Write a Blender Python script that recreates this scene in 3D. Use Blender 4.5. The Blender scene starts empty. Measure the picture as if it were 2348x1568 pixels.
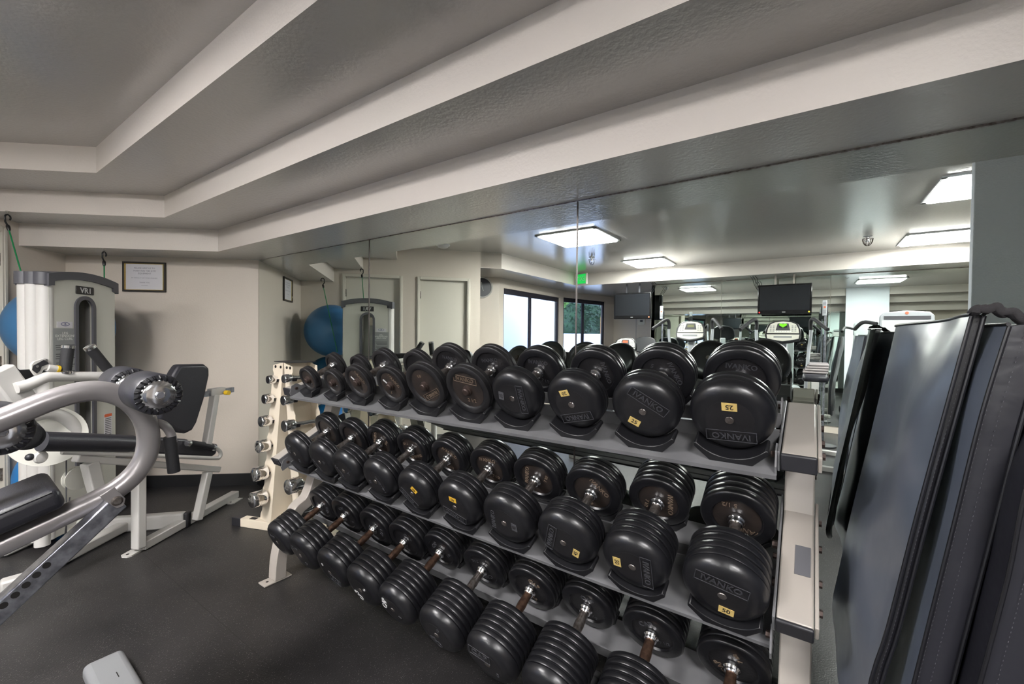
import bpy, bmesh, math, random
from mathutils import Vector, Matrix
random.seed(7)
S = bpy.context.scene
COL = S.collection
# ------------------------------------------------------------------ camera
F_PX, YAW, PITCH, ROLL = 981.2426, 0.6085, 0.0179, 0.0105
D = 1.79                      # distance from the camera to the mirror wall
H = 1.3317                    # eye height
fw = Vector((-math.sin(YAW)*math.cos(PITCH), math.cos(YAW)*math.cos(PITCH), -math.sin(PITCH)))
r0 = Vector((math.cos(YAW), math.sin(YAW), 0)); u0 = r0.cross(fw)
rt = r0*math.cos(ROLL)+u0*math.sin(ROLL); up = -r0*math.sin(ROLL)+u0*math.cos(ROLL)
cam = bpy.data.cameras.new('camera'); cam.sensor_width = 36; cam.lens = F_PX/2348*36
cam.clip_start = .02; cam.clip_end = 200
co = bpy.data.objects.new('camera', cam); COL.objects.link(co)
co.matrix_world = Matrix(((rt.x, up.x, -fw.x, 0), (rt.y, up.y, -fw.y, 0), (rt.z, up.z, -fw.z, H), (0, 0, 0, 1)))
S.camera = co
# ------------------------------------------------------------------ world, exposure
w = bpy.data.worlds.new('sky'); S.world = w; w.use_nodes = True
bg = w.node_tree.nodes['Background']; bg.inputs[0].default_value = (.62, .74, 1.0, 1); bg.inputs[1].default_value = 4.2
S.view_settings.view_transform = 'Standard'; S.view_settings.look = 'None'
S.view_settings.gamma = 1; S.view_settings.use_curve_mapping = False
S.view_settings.exposure = 0.75
cy = S.cycles; cy.use_denoising = True
cy.max_bounces = 10; cy.glossy_bounces = 7; cy.diffuse_bounces = 4; cy.transmission_bounces = 6
cy.sample_clamp_indirect = 12; cy.caustics_reflective = True; cy.caustics_refractive = False
LAMP = 55.0                   # strength of the ceiling light diffusers
# ------------------------------------------------------------------ rays of the survey of the room
EYE = Vector((0, 0, H))
def ray(px, py): return rt*((px-1174)/F_PX)-up*((py-784)/F_PX)+fw
def onP(px, py, P0, n, m=0):
    P0 = Vector(P0); n = Vector(n)
    if m: P0 = Vector((P0.x, 2*D-P0.y, P0.z)); n = Vector((n.x, -n.y, n.z))
    d = ray(px, py); P = EYE+d*((P0-EYE).dot(n)/d.dot(n))
    if m: P.y = 2*D-P.y
    return P
def onY(px, py, Y, m=0): return onP(px, py, (0, Y, 0), (0, 1, 0), m)
def onX(px, py, X, m=0): return onP(px, py, (X, 0, 0), (1, 0, 0), m)
def onZ(px, py, Z, m=0): return onP(px, py, (0, 0, Z), (0, 0, 1), m)
def atZ(px, py, dep): return EYE+ray(px, py)*dep
# ------------------------------------------------------------------ materials
def srgb(c): return tuple((x/12.92 if x <= .04045 else ((x+.055)/1.055)**2.4) for x in [v/255 for v in c])+(1,)
M = {}
def mat(name, c, rough=.5, metal=0, bump=0, bscale=200, var=0, vscale=6, c2=None, emit=None, es=0, spec=.5, coat=0, detail=4, lo=.35, hi=.65):
    m = bpy.data.materials.new(name); m.use_nodes = True; nt = m.node_tree; b = nt.nodes['Principled BSDF']
    col = srgb(c); b.inputs['Base Color'].default_value = col; b.inputs['Roughness'].default_value = rough
    b.inputs['Metallic'].default_value = metal; b.inputs['Specular IOR Level'].default_value = spec
    b.inputs['Coat Weight'].default_value = coat
    tc = nt.nodes.new('ShaderNodeTexCoord')
    if var or c2:
        n = nt.nodes.new('ShaderNodeTexNoise'); n.inputs['Scale'].default_value = vscale; n.inputs['Detail'].default_value = detail
        nt.links.new(tc.outputs['Object'], n.inputs['Vector'])
        r = nt.nodes.new('ShaderNodeValToRGB'); r.color_ramp.elements[0].position = lo; r.color_ramp.elements[1].position = hi
        k = srgb(c2) if c2 else tuple(min(1, x*(1+var)) for x in col[:3])+(1,)
        r.color_ramp.elements[0].color = col if c2 else tuple(x*(1-var) for x in col[:3])+(1,)
        r.color_ramp.elements[1].color = k
        nt.links.new(n.outputs['Fac'], r.inputs['Fac']); nt.links.new(r.outputs['Color'], b.inputs['Base Color'])
    if bump:
        n = nt.nodes.new('ShaderNodeTexNoise'); n.inputs['Scale'].default_value = bscale; n.inputs['Detail'].default_value = 3
        nt.links.new(tc.outputs['Object'], n.inputs['Vector'])
        bp = nt.nodes.new('ShaderNodeBump'); bp.inputs['Strength'].default_value = bump; bp.inputs['Distance'].default_value = .01
        nt.links.new(n.outputs['Fac'], bp.inputs['Height']); nt.links.new(bp.outputs['Normal'], b.inputs['Normal'])
    if emit: b.inputs['Emission Color'].default_value = srgb(emit); b.inputs['Emission Strength'].default_value = es
    M[name] = m; return m
mat('wall_paint', (204, 194, 182), .42, bump=.12, bscale=90)
mat('ceiling_paint', (198, 194, 189), .13, bump=.13, bscale=60, spec=.8)
mat('soffit_paint', (196, 192, 187), .14, bump=.17, bscale=60, spec=.8)
mat('riser_paint', (216, 208, 200), .42, bump=.15, bscale=90)
mat('door_paint', (205, 200, 188), .35, bump=.03)
mat('column_paint', (226, 231, 240), .5, bump=.2, bscale=120)
mat('black_base', (28, 28, 30), .45)
mat('mirror_glass', (228, 235, 230), .0, metal=1)
mat('seam_metal', (92, 86, 84), .4, metal=.7)
mat('window_frame', (52, 50, 60), .4, metal=.4)
mat('outdoor_wall', (228, 228, 240), .8, bump=.1)
mat('leaf', (60, 95, 45), .6, c2=(120, 160, 66), vscale=9)
mat('leaf_dark', (18, 40, 30), .6, c2=(46, 82, 50), vscale=14)
mat('orange_panel', (214, 140, 70), .6)
mat('lamp_trim', (205, 205, 205), .4)
mat('lamp_lens', (250, 250, 252), .5, emit=(253, 250, 249), es=LAMP)
mat('white_powder', (192, 190, 186), .35)
mat('cream_powder', (224, 212, 192), .38, var=.03)
mat('panel_white', (198, 197, 188), .45, bump=.05, bscale=400)
mat('cap_plastic', (74, 74, 80), .42)
mat('dark_plastic', (38, 38, 42), .45)
mat('black_pad', (40, 40, 46), .42, bump=.12, bscale=260)
mat('pad_grey', (112, 108, 106), .5, bump=.05)
mat('grey_tube', (150, 146, 146), .3, metal=.35)
mat('foot_grey', (126, 127, 129), .42, bump=.03)
mat('steel', (150, 152, 160), .33, metal=.85, var=.3, vscale=40)
mat('chrome', (232, 232, 234), .15, metal=1)
mat('worn_chrome', (160, 154, 150), .28, metal=.9, c2=(108, 98, 92), vscale=60)
mat('rust_handle', (118, 92, 76), .35, metal=.75, c2=(72, 54, 46), vscale=50)
mat('foam_grip', (34, 34, 37), .7, bump=.2, bscale=500)
mat('rubber_black', (20, 20, 23), .33, bump=.06, bscale=60, var=.25, vscale=7, spec=.55)
mat('rubber_dull', (25, 24, 26), .42, bump=.08, bscale=120, var=.2, vscale=30)
mat('plate_face', (28, 26, 26), .40, c2=(48, 40, 36), vscale=14, bump=.1, bscale=80)
mat('raised_letter', (58, 58, 62), .35)
mat('gold_letter', (100, 86, 74), .4)
mat('white_mark', (190, 190, 190), .5)
mat('sticker_gold', (196, 170, 104), .45)
mat('sticker_yellow', (216, 170, 52), .45)
mat('ink', (26, 24, 24), .5)
mat('rack_paint', (164, 157, 149), .36, var=.02)
mat('rail_grey', (104, 104, 106), .42, var=.12, vscale=12)
mat('saddle_black', (21, 21, 24), .42)
mat('patch_grey', (92, 92, 96), .6)
mat('bolt_rust', (72, 60, 56), .45, metal=.6)
mat('ball_blue', (62, 112, 156), .36, spec=.4)
mat('ball_teal', (22, 74, 104), .5)
mat('ball_light_blue', (30, 120, 190), .4)
mat('cord_green', (0, 120, 66), .6)
mat('hook_black', (22, 22, 24), .35)
mat('wire', (170, 165, 155), .3, metal=.8)
mat('frame_black', (34, 30, 28), .35)
mat('frame_gold', (196, 172, 110), .25, metal=.9)
mat('paper', (206, 204, 208), .6)
mat('text_grey', (112, 112, 122), .7)
mat('label_grey', (140, 142, 142), .5)
mat('label_text', (235, 235, 232), .6)
mat('label_dark', (70, 70, 74), .6)
mat('logo_navy', (34, 44, 110), .5)
mat('warn_orange', (208, 92, 44), .5)
mat('knob_yellow', (214, 176, 30), .4)
mat('vinyl_mat', (94, 101, 114), .28, bump=.25, bscale=6, var=.15, vscale=3, spec=.7)
mat('vinyl_black', (30, 30, 36), .34, bump=.2, bscale=18, spec=.6)
mat('vinyl_trim', (20, 20, 24), .35)
mat('stitch', (68, 67, 72), .6)
mat('tv_black', (18, 18, 20), .18)
mat('tv_screen', (30, 32, 36), .14)
mat('console_white', (214, 212, 200), .35)
mat('console_black', (26, 27, 30), .4)
mat('display_green', (20, 30, 20), .3, emit=(120, 230, 40), es=1.1)
mat('display_dim', (110, 112, 70), .3)
mat('machine_grey', (178, 182, 186), .4)
mat('led_red', (160, 20, 20), .4, emit=(255, 40, 40), es=1.5)
mat('dot_orange', (214, 112, 76), .5)
mat('dot_yellow', (220, 205, 60), .5)
mat('exit_body', (214, 212, 200), .5)
mat('exit_green', (20, 130, 60), .5, emit=(20, 220, 90), es=.6)
mat('clock_face', (44, 46, 54), .4)
mat('towel_dark', (36, 34, 36), .9, bump=.2)
mat('towel_light', (150, 142, 140), .9, bump=.2)
def floor_mat():
    m = bpy.data.materials.new('rubber_floor'); m.use_nodes = True; nt = m.node_tree; b = nt.nodes['Principled BSDF']
    tc = nt.nodes.new('ShaderNodeTexCoord')
    base = nt.nodes.new('ShaderNodeTexNoise'); base.inputs['Scale'].default_value = 2.2; base.inputs['Detail'].default_value = 5
    r = nt.nodes.new('ShaderNodeValToRGB'); r.color_ramp.elements[0].color = srgb((30, 29, 30)); r.color_ramp.elements[1].color = srgb((50, 48, 48))
    r.color_ramp.elements[0].position = .35; r.color_ramp.elements[1].position = .68
    v = nt.nodes.new('ShaderNodeTexVoronoi'); v.inputs['Scale'].default_value = 210; v.inputs['Randomness'].default_value = 1
    sel = nt.nodes.new('ShaderNodeSeparateColor')
    lt = nt.nodes.new('ShaderNodeMath'); lt.operation = 'LESS_THAN'; lt.inputs[1].default_value = .2
    gt = nt.nodes.new('ShaderNodeMath'); gt.operation = 'GREATER_THAN'
    nz = nt.nodes.new('ShaderNodeTexNoise'); nz.inputs['Scale'].default_value = 3.5; nz.inputs['Detail'].default_value = 3
    mp = nt.nodes.new('ShaderNodeMapRange'); mp.inputs['From Min'].default_value = .35; mp.inputs['From Max'].default_value = .7
    mp.inputs['To Min'].default_value = .88; mp.inputs['To Max'].default_value = .45
    mul = nt.nodes.new('ShaderNodeMath'); mul.operation = 'MULTIPLY'
    mix = nt.nodes.new('ShaderNodeMix'); mix.data_type = 'RGBA'; mix.inputs[7].default_value = srgb((140, 138, 134))
    L = nt.links.new
    for n in (base, v, nz): L(tc.outputs['Object'], n.inputs['Vector'])
    L(base.outputs['Fac'], r.inputs['Fac']); L(v.outputs['Color'], sel.inputs['Color']); L(v.outputs['Distance'], lt.inputs[0])
    L(nz.outputs['Fac'], mp.inputs['Value']); L(sel.outputs['Red'], gt.inputs[0]); L(mp.outputs['Result'], gt.inputs[1])
    L(lt.outputs[0], mul.inputs[0]); L(gt.outputs[0], mul.inputs[1]); L(mul.outputs[0], mix.inputs[0])
    L(r.outputs['Color'], mix.inputs[6]); L(mix.outputs[2], b.inputs['Base Color'])
    b.inputs['Roughness'].default_value = .42; b.inputs['Specular IOR Level'].default_value = .45
    n = nt.nodes.new('ShaderNodeTexNoise'); n.inputs['Scale'].default_value = 160; L(tc.outputs['Object'], n.inputs['Vector'])
    bp = nt.nodes.new('ShaderNodeBump'); bp.inputs['Strength'].default_value = .25; bp.inputs['Distance'].default_value = .005
    L(n.outputs['Fac'], bp.inputs['Height']); L(bp.outputs['Normal'], b.inputs['Normal'])
    M['rubber_floor'] = m
floor_mat()
def stripe_mat():
    m = bpy.data.materials.new('towel_striped'); m.use_nodes = True; nt = m.node_tree; b = nt.nodes['Principled BSDF']
    tc = nt.nodes.new('ShaderNodeTexCoord'); wv = nt.nodes.new('ShaderNodeTexWave'); wv.inputs['Scale'].default_value = 5; wv.inputs['Distortion'].default_value = 2
    wv.bands_direction = 'Y'
    r = nt.nodes.new('ShaderNodeValToRGB'); r.color_ramp.elements[0].color = srgb((52, 48, 56)); r.color_ramp.elements[1].color = srgb((160, 152, 152))
    r.color_ramp.elements[0].position = .45; r.color_ramp.elements[1].position = .55
    nt.links.new(tc.outputs['Object'], wv.inputs['Vector']); nt.links.new(wv.outputs['Fac'], r.inputs['Fac']); nt.links.new(r.outputs['Color'], b.inputs['Base Color'])
    b.inputs['Roughness'].default_value = .9; M['towel_striped'] = m
stripe_mat()
def glass_mat():
    m = bpy.data.materials.new('window_glass'); m.use_nodes = True; nt = m.node_tree; nt.nodes.clear()
    o = nt.nodes.new('ShaderNodeOutputMaterial'); mx = nt.nodes.new('ShaderNodeMixShader'); t = nt.nodes.new('ShaderNodeBsdfTransparent'); g = nt.nodes.new('ShaderNodeBsdfGlossy')
    mx.inputs[0].default_value = .07; g.inputs['Roughness'].default_value = .02
    t.inputs[0].default_value = (.95, .97, .98, 1)
    nt.links.new(t.outputs[0], mx.inputs[1]); nt.links.new(g.outputs[0], mx.inputs[2]); nt.links.new(mx.outputs[0], o.inputs[0])
    M['window_glass'] = m
glass_mat()
# ------------------------------------------------------------------ mesh builder
def basis(d, hint=None):
    d = d.normalized(); h = Vector(hint) if hint is not None else (Vector((0, 0, 1)) if abs(d.z) < .95 else Vector((1, 0, 0)))
    a = d.cross(h)
    if a.length < 1e-5: h = Vector((0, 1, 0)); a = d.cross(h)
    a.normalize(); return a, a.cross(d).normalized()    # side, up
class MB:
    def __init__(s): s.v = []; s.f = []; s.sm = []
    def add(s, vs, fs, smooth=False):
        o = len(s.v); s.v += [Vector(x) for x in vs]
        for f in fs: s.f.append([i+o for i in f]); s.sm.append(smooth)
        return s
    def box(s, c, size, ax=None):
        c = Vector(c); X, Y, Z = ax if ax else (Vector((1, 0, 0)), Vector((0, 1, 0)), Vector((0, 0, 1)))
        h = [x/2 for x in size]; vs = []
        for k in (-1, 1):
            for j in (-1, 1):
                for i in (-1, 1): vs.append(c+X*(i*h[0])+Y*(j*h[1])+Z*(k*h[2]))
        return s.add(vs, [(0, 2, 3, 1), (4, 5, 7, 6), (0, 1, 5, 4), (2, 6, 7, 3), (0, 4, 6, 2), (1, 3, 7, 5)])
    def bb(s, a, b): return s.box([(p+q)/2 for p, q in zip(a, b)], [abs(p-q) for p, q in zip(a, b)])
    def prism(s, pts, off, smooth=False):
        pts = [Vector(p) for p in pts]; off = Vector(off); n = len(pts)
        vs = pts+[p+off for p in pts]
        return s.add(vs, [tuple(range(n))[::-1], tuple(range(n, 2*n))]+[(i, (i+1) % n, n+(i+1) % n, n+i) for i in range(n)], smooth)
    def lathe(s, o, axis, prof, seg=32, hint=None, smooth=True):
        o = Vector(o); axis = Vector(axis).normalized(); a, b = basis(axis, hint); vs = []; fs = []
        for t, r in prof:
            for k in range(seg):
                q = 2*math.pi*k/seg; vs.append(o+axis*t+(a*math.cos(q)+b*math.sin(q))*max(r, 1e-5))
        for i in range(len(prof)-1):
            for k in range(seg):
                k2 = (k+1) % seg; fs.append((i*seg+k, i*seg+k2, (i+1)*seg+k2, (i+1)*seg+k))
        if prof[0][1] > 1e-4: fs.append(tuple(range(seg))[::-1])
        if prof[-1][1] > 1e-4: fs.append(tuple(range((len(prof)-1)*seg, len(prof)*seg)))
        return s.add(vs, fs, smooth)
    def cyl(s, a, b, r, seg=20, r2=None):
        a = Vector(a); b = Vector(b); L = (b-a).length; r2 = r if r2 is None else r2
        return s.lathe(a, b-a, [(0, r), (L, r2)], seg)
    def tube(s, pts, r, seg=16, r2=None, hint=None, square=False, closed=False):
        pts = [Vector(p) for p in pts]; n = len(pts); vs = []; fs = []; r2 = r if r2 is None else r2
        pa = None
        if square:
            k = 4; prof = [(-1, -1), (1, -1), (1, 1), (-1, 1)]
        else:
            k = seg; prof = [(math.cos(2*math.pi*i/seg), math.sin(2*math.pi*i/seg)) for i in range(seg)]
        for i, p in enumerate(pts):
            d = (pts[min(i+1, n-1)]-pts[max(i-1, 0)]).normalized()
            if pa is None or hint is not None: a, b = basis(d, hint)
            else:
                a = (pa-d*pa.dot(d)).normalized(); b = a.cross(d).normalized()
            pa = a
            for x, y in prof: vs.append(p+a*(x*r)+b*(y*r2))
        for i in range(n-1):
            for j in range(k): fs.append((i*k+j, i*k+(j+1) % k, (i+1)*k+(j+1) % k, (i+1)*k+j))
        fs += [tuple(range(k))[::-1], tuple(range((n-1)*k, n*k))]
        return s.add(vs, fs, not square)
    def sphere(s, c, r, seg=32, rings=20, axis=(0, 0, 1)):
        return s.lathe(c, axis, [(-r*math.cos(math.pi*i/rings), r*math.sin(math.pi*i/rings)) for i in range(rings+1)], seg)
    def build(s, name, m, parent=None, label=None, bevel=0, seg=2, subd=0, origin=None):
        me = bpy.data.meshes.new(name)
        org = Vector(origin) if origin is not None else Vector((0, 0, 0))
        if parent is not None: inv = WM[parent.name].inverted()
        else: inv = Matrix.Translation(-org)
        me.from_pydata([inv @ v for v in s.v], [], s.f)
        for i, p in enumerate(me.polygons): p.use_smooth = s.sm[i]
        me.materials.append(M[m] if isinstance(m, str) else m)
        o = bpy.data.objects.new(name, me); COL.objects.link(o)
        if parent is not None: o.parent = parent; WM[o.name] = WM[parent.name]
        else: o.location = org; WM[o.name] = Matrix.Translation(org)
        bm = bmesh.new(); bm.from_mesh(me); bmesh.ops.recalc_face_normals(bm, faces=bm.faces); bm.to_mesh(me); bm.free()
        if bevel:
            b = o.modifiers.new('bevel', 'BEVEL'); b.width = bevel; b.segments = seg; b.limit_method = 'ANGLE'; b.angle_limit = math.radians(40)
            b.harden_normals = False
            for p in me.polygons: p.use_smooth = True
        if bevel or any(s.sm):
            me.set_sharp_from_angle(angle=math.radians(38)) if hasattr(me, 'set_sharp_from_angle') else None
        if subd: q = o.modifiers.new('sub', 'SUBSURF'); q.levels = subd; q.render_levels = subd
        if label: o['label'] = label
        return o
WM = {}
def thing(name, label, cat, loc, group=None, R=None):
    o = bpy.data.objects.new(name, None); COL.objects.link(o); o.empty_display_size = .05
    o.matrix_world = Matrix.Translation(Vector(loc)) @ (R.to_4x4() if R else Matrix.Identity(4))
    WM[o.name] = o.matrix_world.copy(); return tag(o, label, cat, group)
def tag(o, label, cat, group=None):
    o['label'] = label; o['category'] = cat
    if group: o['group'] = group
    return o
def struct(o): o['kind'] = 'structure'; return o
def text(name, body, P, right, upv, size, m, parent, ext=.0008, align='CENTER', spacing=1.0, xs=1.0, bold=0):
    cu = bpy.data.curves.new('t', 'FONT'); cu.body = body; cu.size = 1; cu.align_x = align; cu.align_y = 'CENTER'; cu.extrude = 0
    cu.offset = bold; cu.space_line = spacing; cu.resolution_u = 2
    t = bpy.data.objects.new('t', cu); COL.objects.link(t)
    dg = bpy.context.evaluated_depsgraph_get(); dg.update(); me = bpy.data.meshes.new_from_object(t.evaluated_get(dg))
    bpy.data.objects.remove(t); bpy.data.curves.remove(cu)
    right = Vector(right).normalized(); upv = Vector(upv).normalized(); nrm = right.cross(upv)
    P = Vector(P); mb = MB()
    base = [P+right*(v.co.x*size*xs)+upv*(v.co.y*size) for v in me.vertices]
    n = len(base); fs = [tuple(p.vertices) for p in me.polygons]
    top = [v+nrm*ext for v in base]
    mb.add(top, fs)
    if ext > .0004:
        cnt = {}
        for f in fs:
            for i in range(len(f)):
                e = (f[i], f[(i+1) % len(f)]); cnt[e] = cnt.get(e, 0)+1
        vs = top+base; side = []
        for e in cnt:
            if (e[1], e[0]) not in cnt: side.append((e[0], e[1], n+e[1], n+e[0]))
        mb.add(vs, side)
    bpy.data.meshes.remove(me)
    return mb.build(name, m, parent)
def arc(c, r, a0, a1, n, ax, ay):
    return [Vector(c)+ax*(r*math.cos(a0+(a1-a0)*i/n))+ay*(r*math.sin(a0+(a1-a0)*i/n)) for i in range(n+1)]
def smooth_path(pts, n=6):
    pts = [Vector(p) for p in pts]; P = [pts[0]]+pts+[pts[-1]]; out = []
    for i in range(1, len(P)-2):
        for k in range(n):
            t = k/n; a, b, c, d = P[i-1], P[i], P[i+1], P[i+2]
            out.append(.5*((2*b)+(c-a)*t+(2*a-5*b+4*c-d)*t*t+(3*b-a-3*c+d)*t**3))
    out.append(P[-2]); return out
EX, EY, EZ = Vector((1, 0, 0)), Vector((0, 1, 0)), Vector((0, 0, 1))
# ================================================================== THE ROOM
Z1, Z2, Z3, Z4 = 1.9491, 2.1138, 2.2625, 2.415
ZB = 2.21                      # underside of the beam and the window recess
A0 = Vector((-3.9303, D, 0)); WN = Vector((-.7486, -.6631, 0)); NN = Vector((.6631, -.7486, 0))   # notice wall: along, normal
B0 = A0+WN*1.4989; WD = Vector((.6631, -.7486, 0)); ND = Vector((.7486, .6631, 0))                # door wall: along, normal
XR = 4.6; YF = -3.85; YBM = -3.37; XB = -3.43
def slab(name, poly, z0, z1, m): return struct(MB().prism([Vector((p[0], p[1], z0)) for p in poly], (0, 0, z1-z0)).build(name, m))
def wallseg(name, a, b, z0, z1, th, m='wall_paint'):
    a = Vector((a[0], a[1], 0)); b = Vector((b[0], b[1], 0)); d = (b-a).normalized(); n = Vector((d.y, -d.x, 0))
    return struct(MB().prism([a+EZ*z0, b+EZ*z0, b+n*th+EZ*z0, a+n*th+EZ*z0], (0, 0, z1-z0)).build(name, m))
fl = struct(MB().bb((-6.2, -7, -.05), (XR+.2, 2.1, 0)).build('floor', 'rubber_floor'))
s0 = onZ(416, 1347, .0004); s1 = onZ(640, 1545, .0004); dd = (s1-s0).normalized(); sd = Vector((-dd.y, dd.x, 0))*.0011
MB().prism([s0-dd*1.2-sd, s1+dd*.6-sd, s1+dd*.6+sd, s0-dd*1.2+sd], (0, 0, .0002)).build('seam', 'ink', fl)
slab('ceiling', [(-5.6, 2.0), (-5.6, YBM-.1), (XR+.1, YBM-.1), (XR+.1, 2.0)], Z4, Z4+.1, 'ceiling_paint')
def step(nm, Xk, Yk, z0, z1):
    C = Vector((Xk, Yk, 0)); E = C+WN*ND.dot(C-B0)
    poly = [(XR, D+.02), (A0.x, D+.02), (B0.x-.02, B0.y), (E.x, E.y), (C.x, C.y), (XR, Yk)]
    o = slab(nm, poly, z0, z1, 'soffit_paint'); o.data.materials.append(M['riser_paint'])
    for p in o.data.polygons:
        if abs(p.normal.z) < .5: p.material_index = 1
    return o
step('trim_1', -3.7784, 1.4245, Z1, Z2); step('trim_2', -3.6795, 1.0608, Z2, Z3); step('trim_3', -3.4932, .6809, Z3, Z4)
# walls
struct(MB().bb((A0.x-.05, D+.006, 0), (XR+.1, D+.12, Z1+.02)).build('wall_front', 'wall_paint'))
wallseg('wall_notice', (B0.x, B0.y), (A0.x, A0.y), 0, Z4, -.1)
NRM = 1.0
def dwp(t, z=0, off=0): return B0+WD*t+ND*off+EZ*z
# door wall with two doors: pieces around the openings
DO = [(.50, 1.156), (1.40, 2.017)]; DT = 2.027
pcs = [(0, .50, 0, Z4), (.50, 1.156, DT, Z4), (1.156, 1.40, 0, Z4), (1.40, 2.017, DT, Z4), (2.017, 2.187, 0, Z4), (2.187, 2.471, ZB+.004, Z4)]
mb = MB()
for a, b, z0, z1 in pcs: mb.prism([dwp(a, z0), dwp(b, z0), dwp(b, z0, -.1), dwp(a, z0, -.1)], (0, 0, z1-z0))
struct(mb.build('wall_doors', 'wall_paint'))
for i, (a, b) in enumerate(DO):
    dr = struct(MB().prism([dwp(a, .01, -.035), dwp(b, .01, -.035), dwp(b, .01, -.075), dwp(a, .01, -.075)], (0, 0, DT-.012)).build('door_%d' % (i+1), 'door_paint'))
    f = MB()
    for (p, q, z0, z1) in ((a-.036, a+.006, 0, DT+.033), (b-.006, b+.036, 0, DT+.033), (a+.006, b-.006, DT-.004, DT+.033)):
        f.prism([dwp(p, z0, .016), dwp(q, z0, .016), dwp(q, z0, -.03), dwp(p, z0, -.03)], (0, 0, z1-z0))
        f.prism([dwp(p+.01 if q-p < .1 else p, z0, .022), dwp(q-.012 if q-p < .1 else q, z0, .022), dwp(q-.012 if q-p < .1 else q, z0, .014), dwp(p+.01 if q-p < .1 else p, z0, .014)], (0, 0, z1-z0-(.012 if q-p < .1 else 0)))
    f.build('door_frame', 'door_paint', dr, bevel=.003)
    for z in (1.78, 1.05, .25):
        MB().prism([dwp(a-.004, z, .005), dwp(a+.016, z, .005), dwp(a+.016, z, -.034), dwp(a-.004, z, -.034)], (0, 0, .09)).build('hinge', 'worn_chrome', dr)
    kb = dwp(b-.06, 1.0, -.035)
    MB().lathe(kb, ND, [(0, .03), (.006, .03), (.01, .012), (.03, .012), (.036, .026), (.055, .026), (.062, .012), (.062, 0)], 20).build('door_knob', 'chrome', dr)
E1 = dwp(2.187); E2 = dwp(2.471)
# recess beyond the door wall, window walls, far alcove
CW0, CW1, CW2, CW3 = Vector((-4.75, -.95, 0)), Vector((-4.0, -1.8, 0)), Vector((-4.08, -4.06, 0)), Vector((-3.72, -5.85, 0))
struct(MB().prism([E1, dwp(2.187, 0, -.1), Vector((-4.75, -.95, 0))+WD*-.1, Vector((-4.75, -.95, 0))], (0, 0, ZB)).build('wall_recess', 'wall_paint'))
wallseg('wall_clock', CW0, CW1, 0, ZB, .1)
slab('trim_4', [E1, E2, (XB, YBM), (XR+.1, YBM), (XR+.1, -6), (-4.6, -6), (-4.9, -.8)], ZB, Z4, 'soffit_paint').data.materials.append(M['riser_paint'])
for p in bpy.data.objects['trim_4'].data.polygons:
    if abs(p.normal.z) < .5: p.material_index = 1
def wpt(a, b, px, py):
    d = (b-a).normalized(); n = Vector((d.y, -d.x, 0)); P = onP(px, py, a, n, 1); return (P-a).dot(d), P.z
ZS = .45
def window_wall(idx, a, b, p0, p1, pm, ztop):
    L = (b-a).length; d = (b-a).normalized(); n = Vector((d.y, -d.x, 0))
    t0 = wpt(a, b, *p0)[0]; t1 = min(wpt(a, b, *p1)[0], L-.04); tm = wpt(a, b, *pm)[0]
    if n.x > 0: n = -n
    def q(t, z, off=0): return a+d*t+n*off+EZ*z
    mb = MB()
    for s, e, z0, z1 in ((0, t0, 0, ZB), (t1, L+.005, 0, ZB), (t0, t1, 0, ZS), (t0, t1, ztop, ZB)):
        mb.prism([q(s, z0), q(e, z0), q(e, z0, .12), q(s, z0, .12)], (0, 0, z1-z0))
    struct(mb.build('wall_window_side', 'wall_paint'))
    fr = MB(); fw_ = .055
    for s, e, z0, z1, o in ((t0, t0+fw_, ZS, ztop, .03), (t1-fw_, t1, ZS, ztop, .03), (t0, t1, ztop-.085, ztop, .03), (t0, t1, ZS, ZS+.05, .03), (tm-.05, tm, ZS, ztop, .04), (tm+.002, tm+.05, ZS, ztop, .06)):
        fr.prism([q(s, z0, o), q(e, z0, o), q(e, z0, o+.035), q(s, z0, o+.035)], (0, 0, z1-z0))
    wd = struct(fr.build('window_%d' % idx, 'window_frame', bevel=.003))
    for s, e in ((t0+fw_, tm-.05), (tm+.05, t1-fw_)):
        MB().prism([q(s, ZS+.05, .05), q(e, ZS+.05, .05), q(e, ZS+.05, .054), q(s, ZS+.05, .054)], (0, 0, ztop-.085-ZS-.05)).build('pane', 'window_glass', wd)
    c = q((t0+t1)/2, (ZS+ztop)/2, .14)
    li = bpy.data.lights.new('window_portal', 'AREA'); li.shape = 'RECTANGLE'; li.size = t1-t0; li.size_y = ztop-ZS
    try: li.cycles.is_portal = True
    except Exception: pass
    lo = bpy.data.objects.new('window_portal', li); COL.objects.link(lo)
    zz = n; xx = d; yy = zz.cross(xx)
    lo.matrix_world = Matrix(((xx.x, yy.x, zz.x, c.x), (xx.y, yy.y, zz.y, c.y), (xx.z, yy.z, zz.z, c.z), (0, 0, 0, 1)))
    print('window', idx, t0, t1, tm, L)
window_wall(1, CW1, CW2, (1155, 700), (1284, 700), (1222, 700), 2.065)
window_wall(2, CW2, CW3, (1292, 700), (1388, 700), (1342, 700), 2.085)
wallseg('wall_back', (CW3.x-.1, -5.85), (-2.26, -5.85), 0, ZB, .1)
struct(MB().bb((-2.26, YF+.0, 0), (-2.2, -5.9, ZB)).build('wall_return', 'wall_paint'))
struct(MB().bb((-2.2, YF-.14, 0), (XR+.1, YF-.008, ZB)).build('wall_far', 'wall_paint'))
struct(MB().bb((XR, -6, 0), (XR+.1, 2, Z4)).build('wall_right', 'wall_paint'))
struct(MB().bb((.624, .61, 0), (1.35, .66, Z4)).build('wall_column', 'column_paint', bevel=.004))
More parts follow.
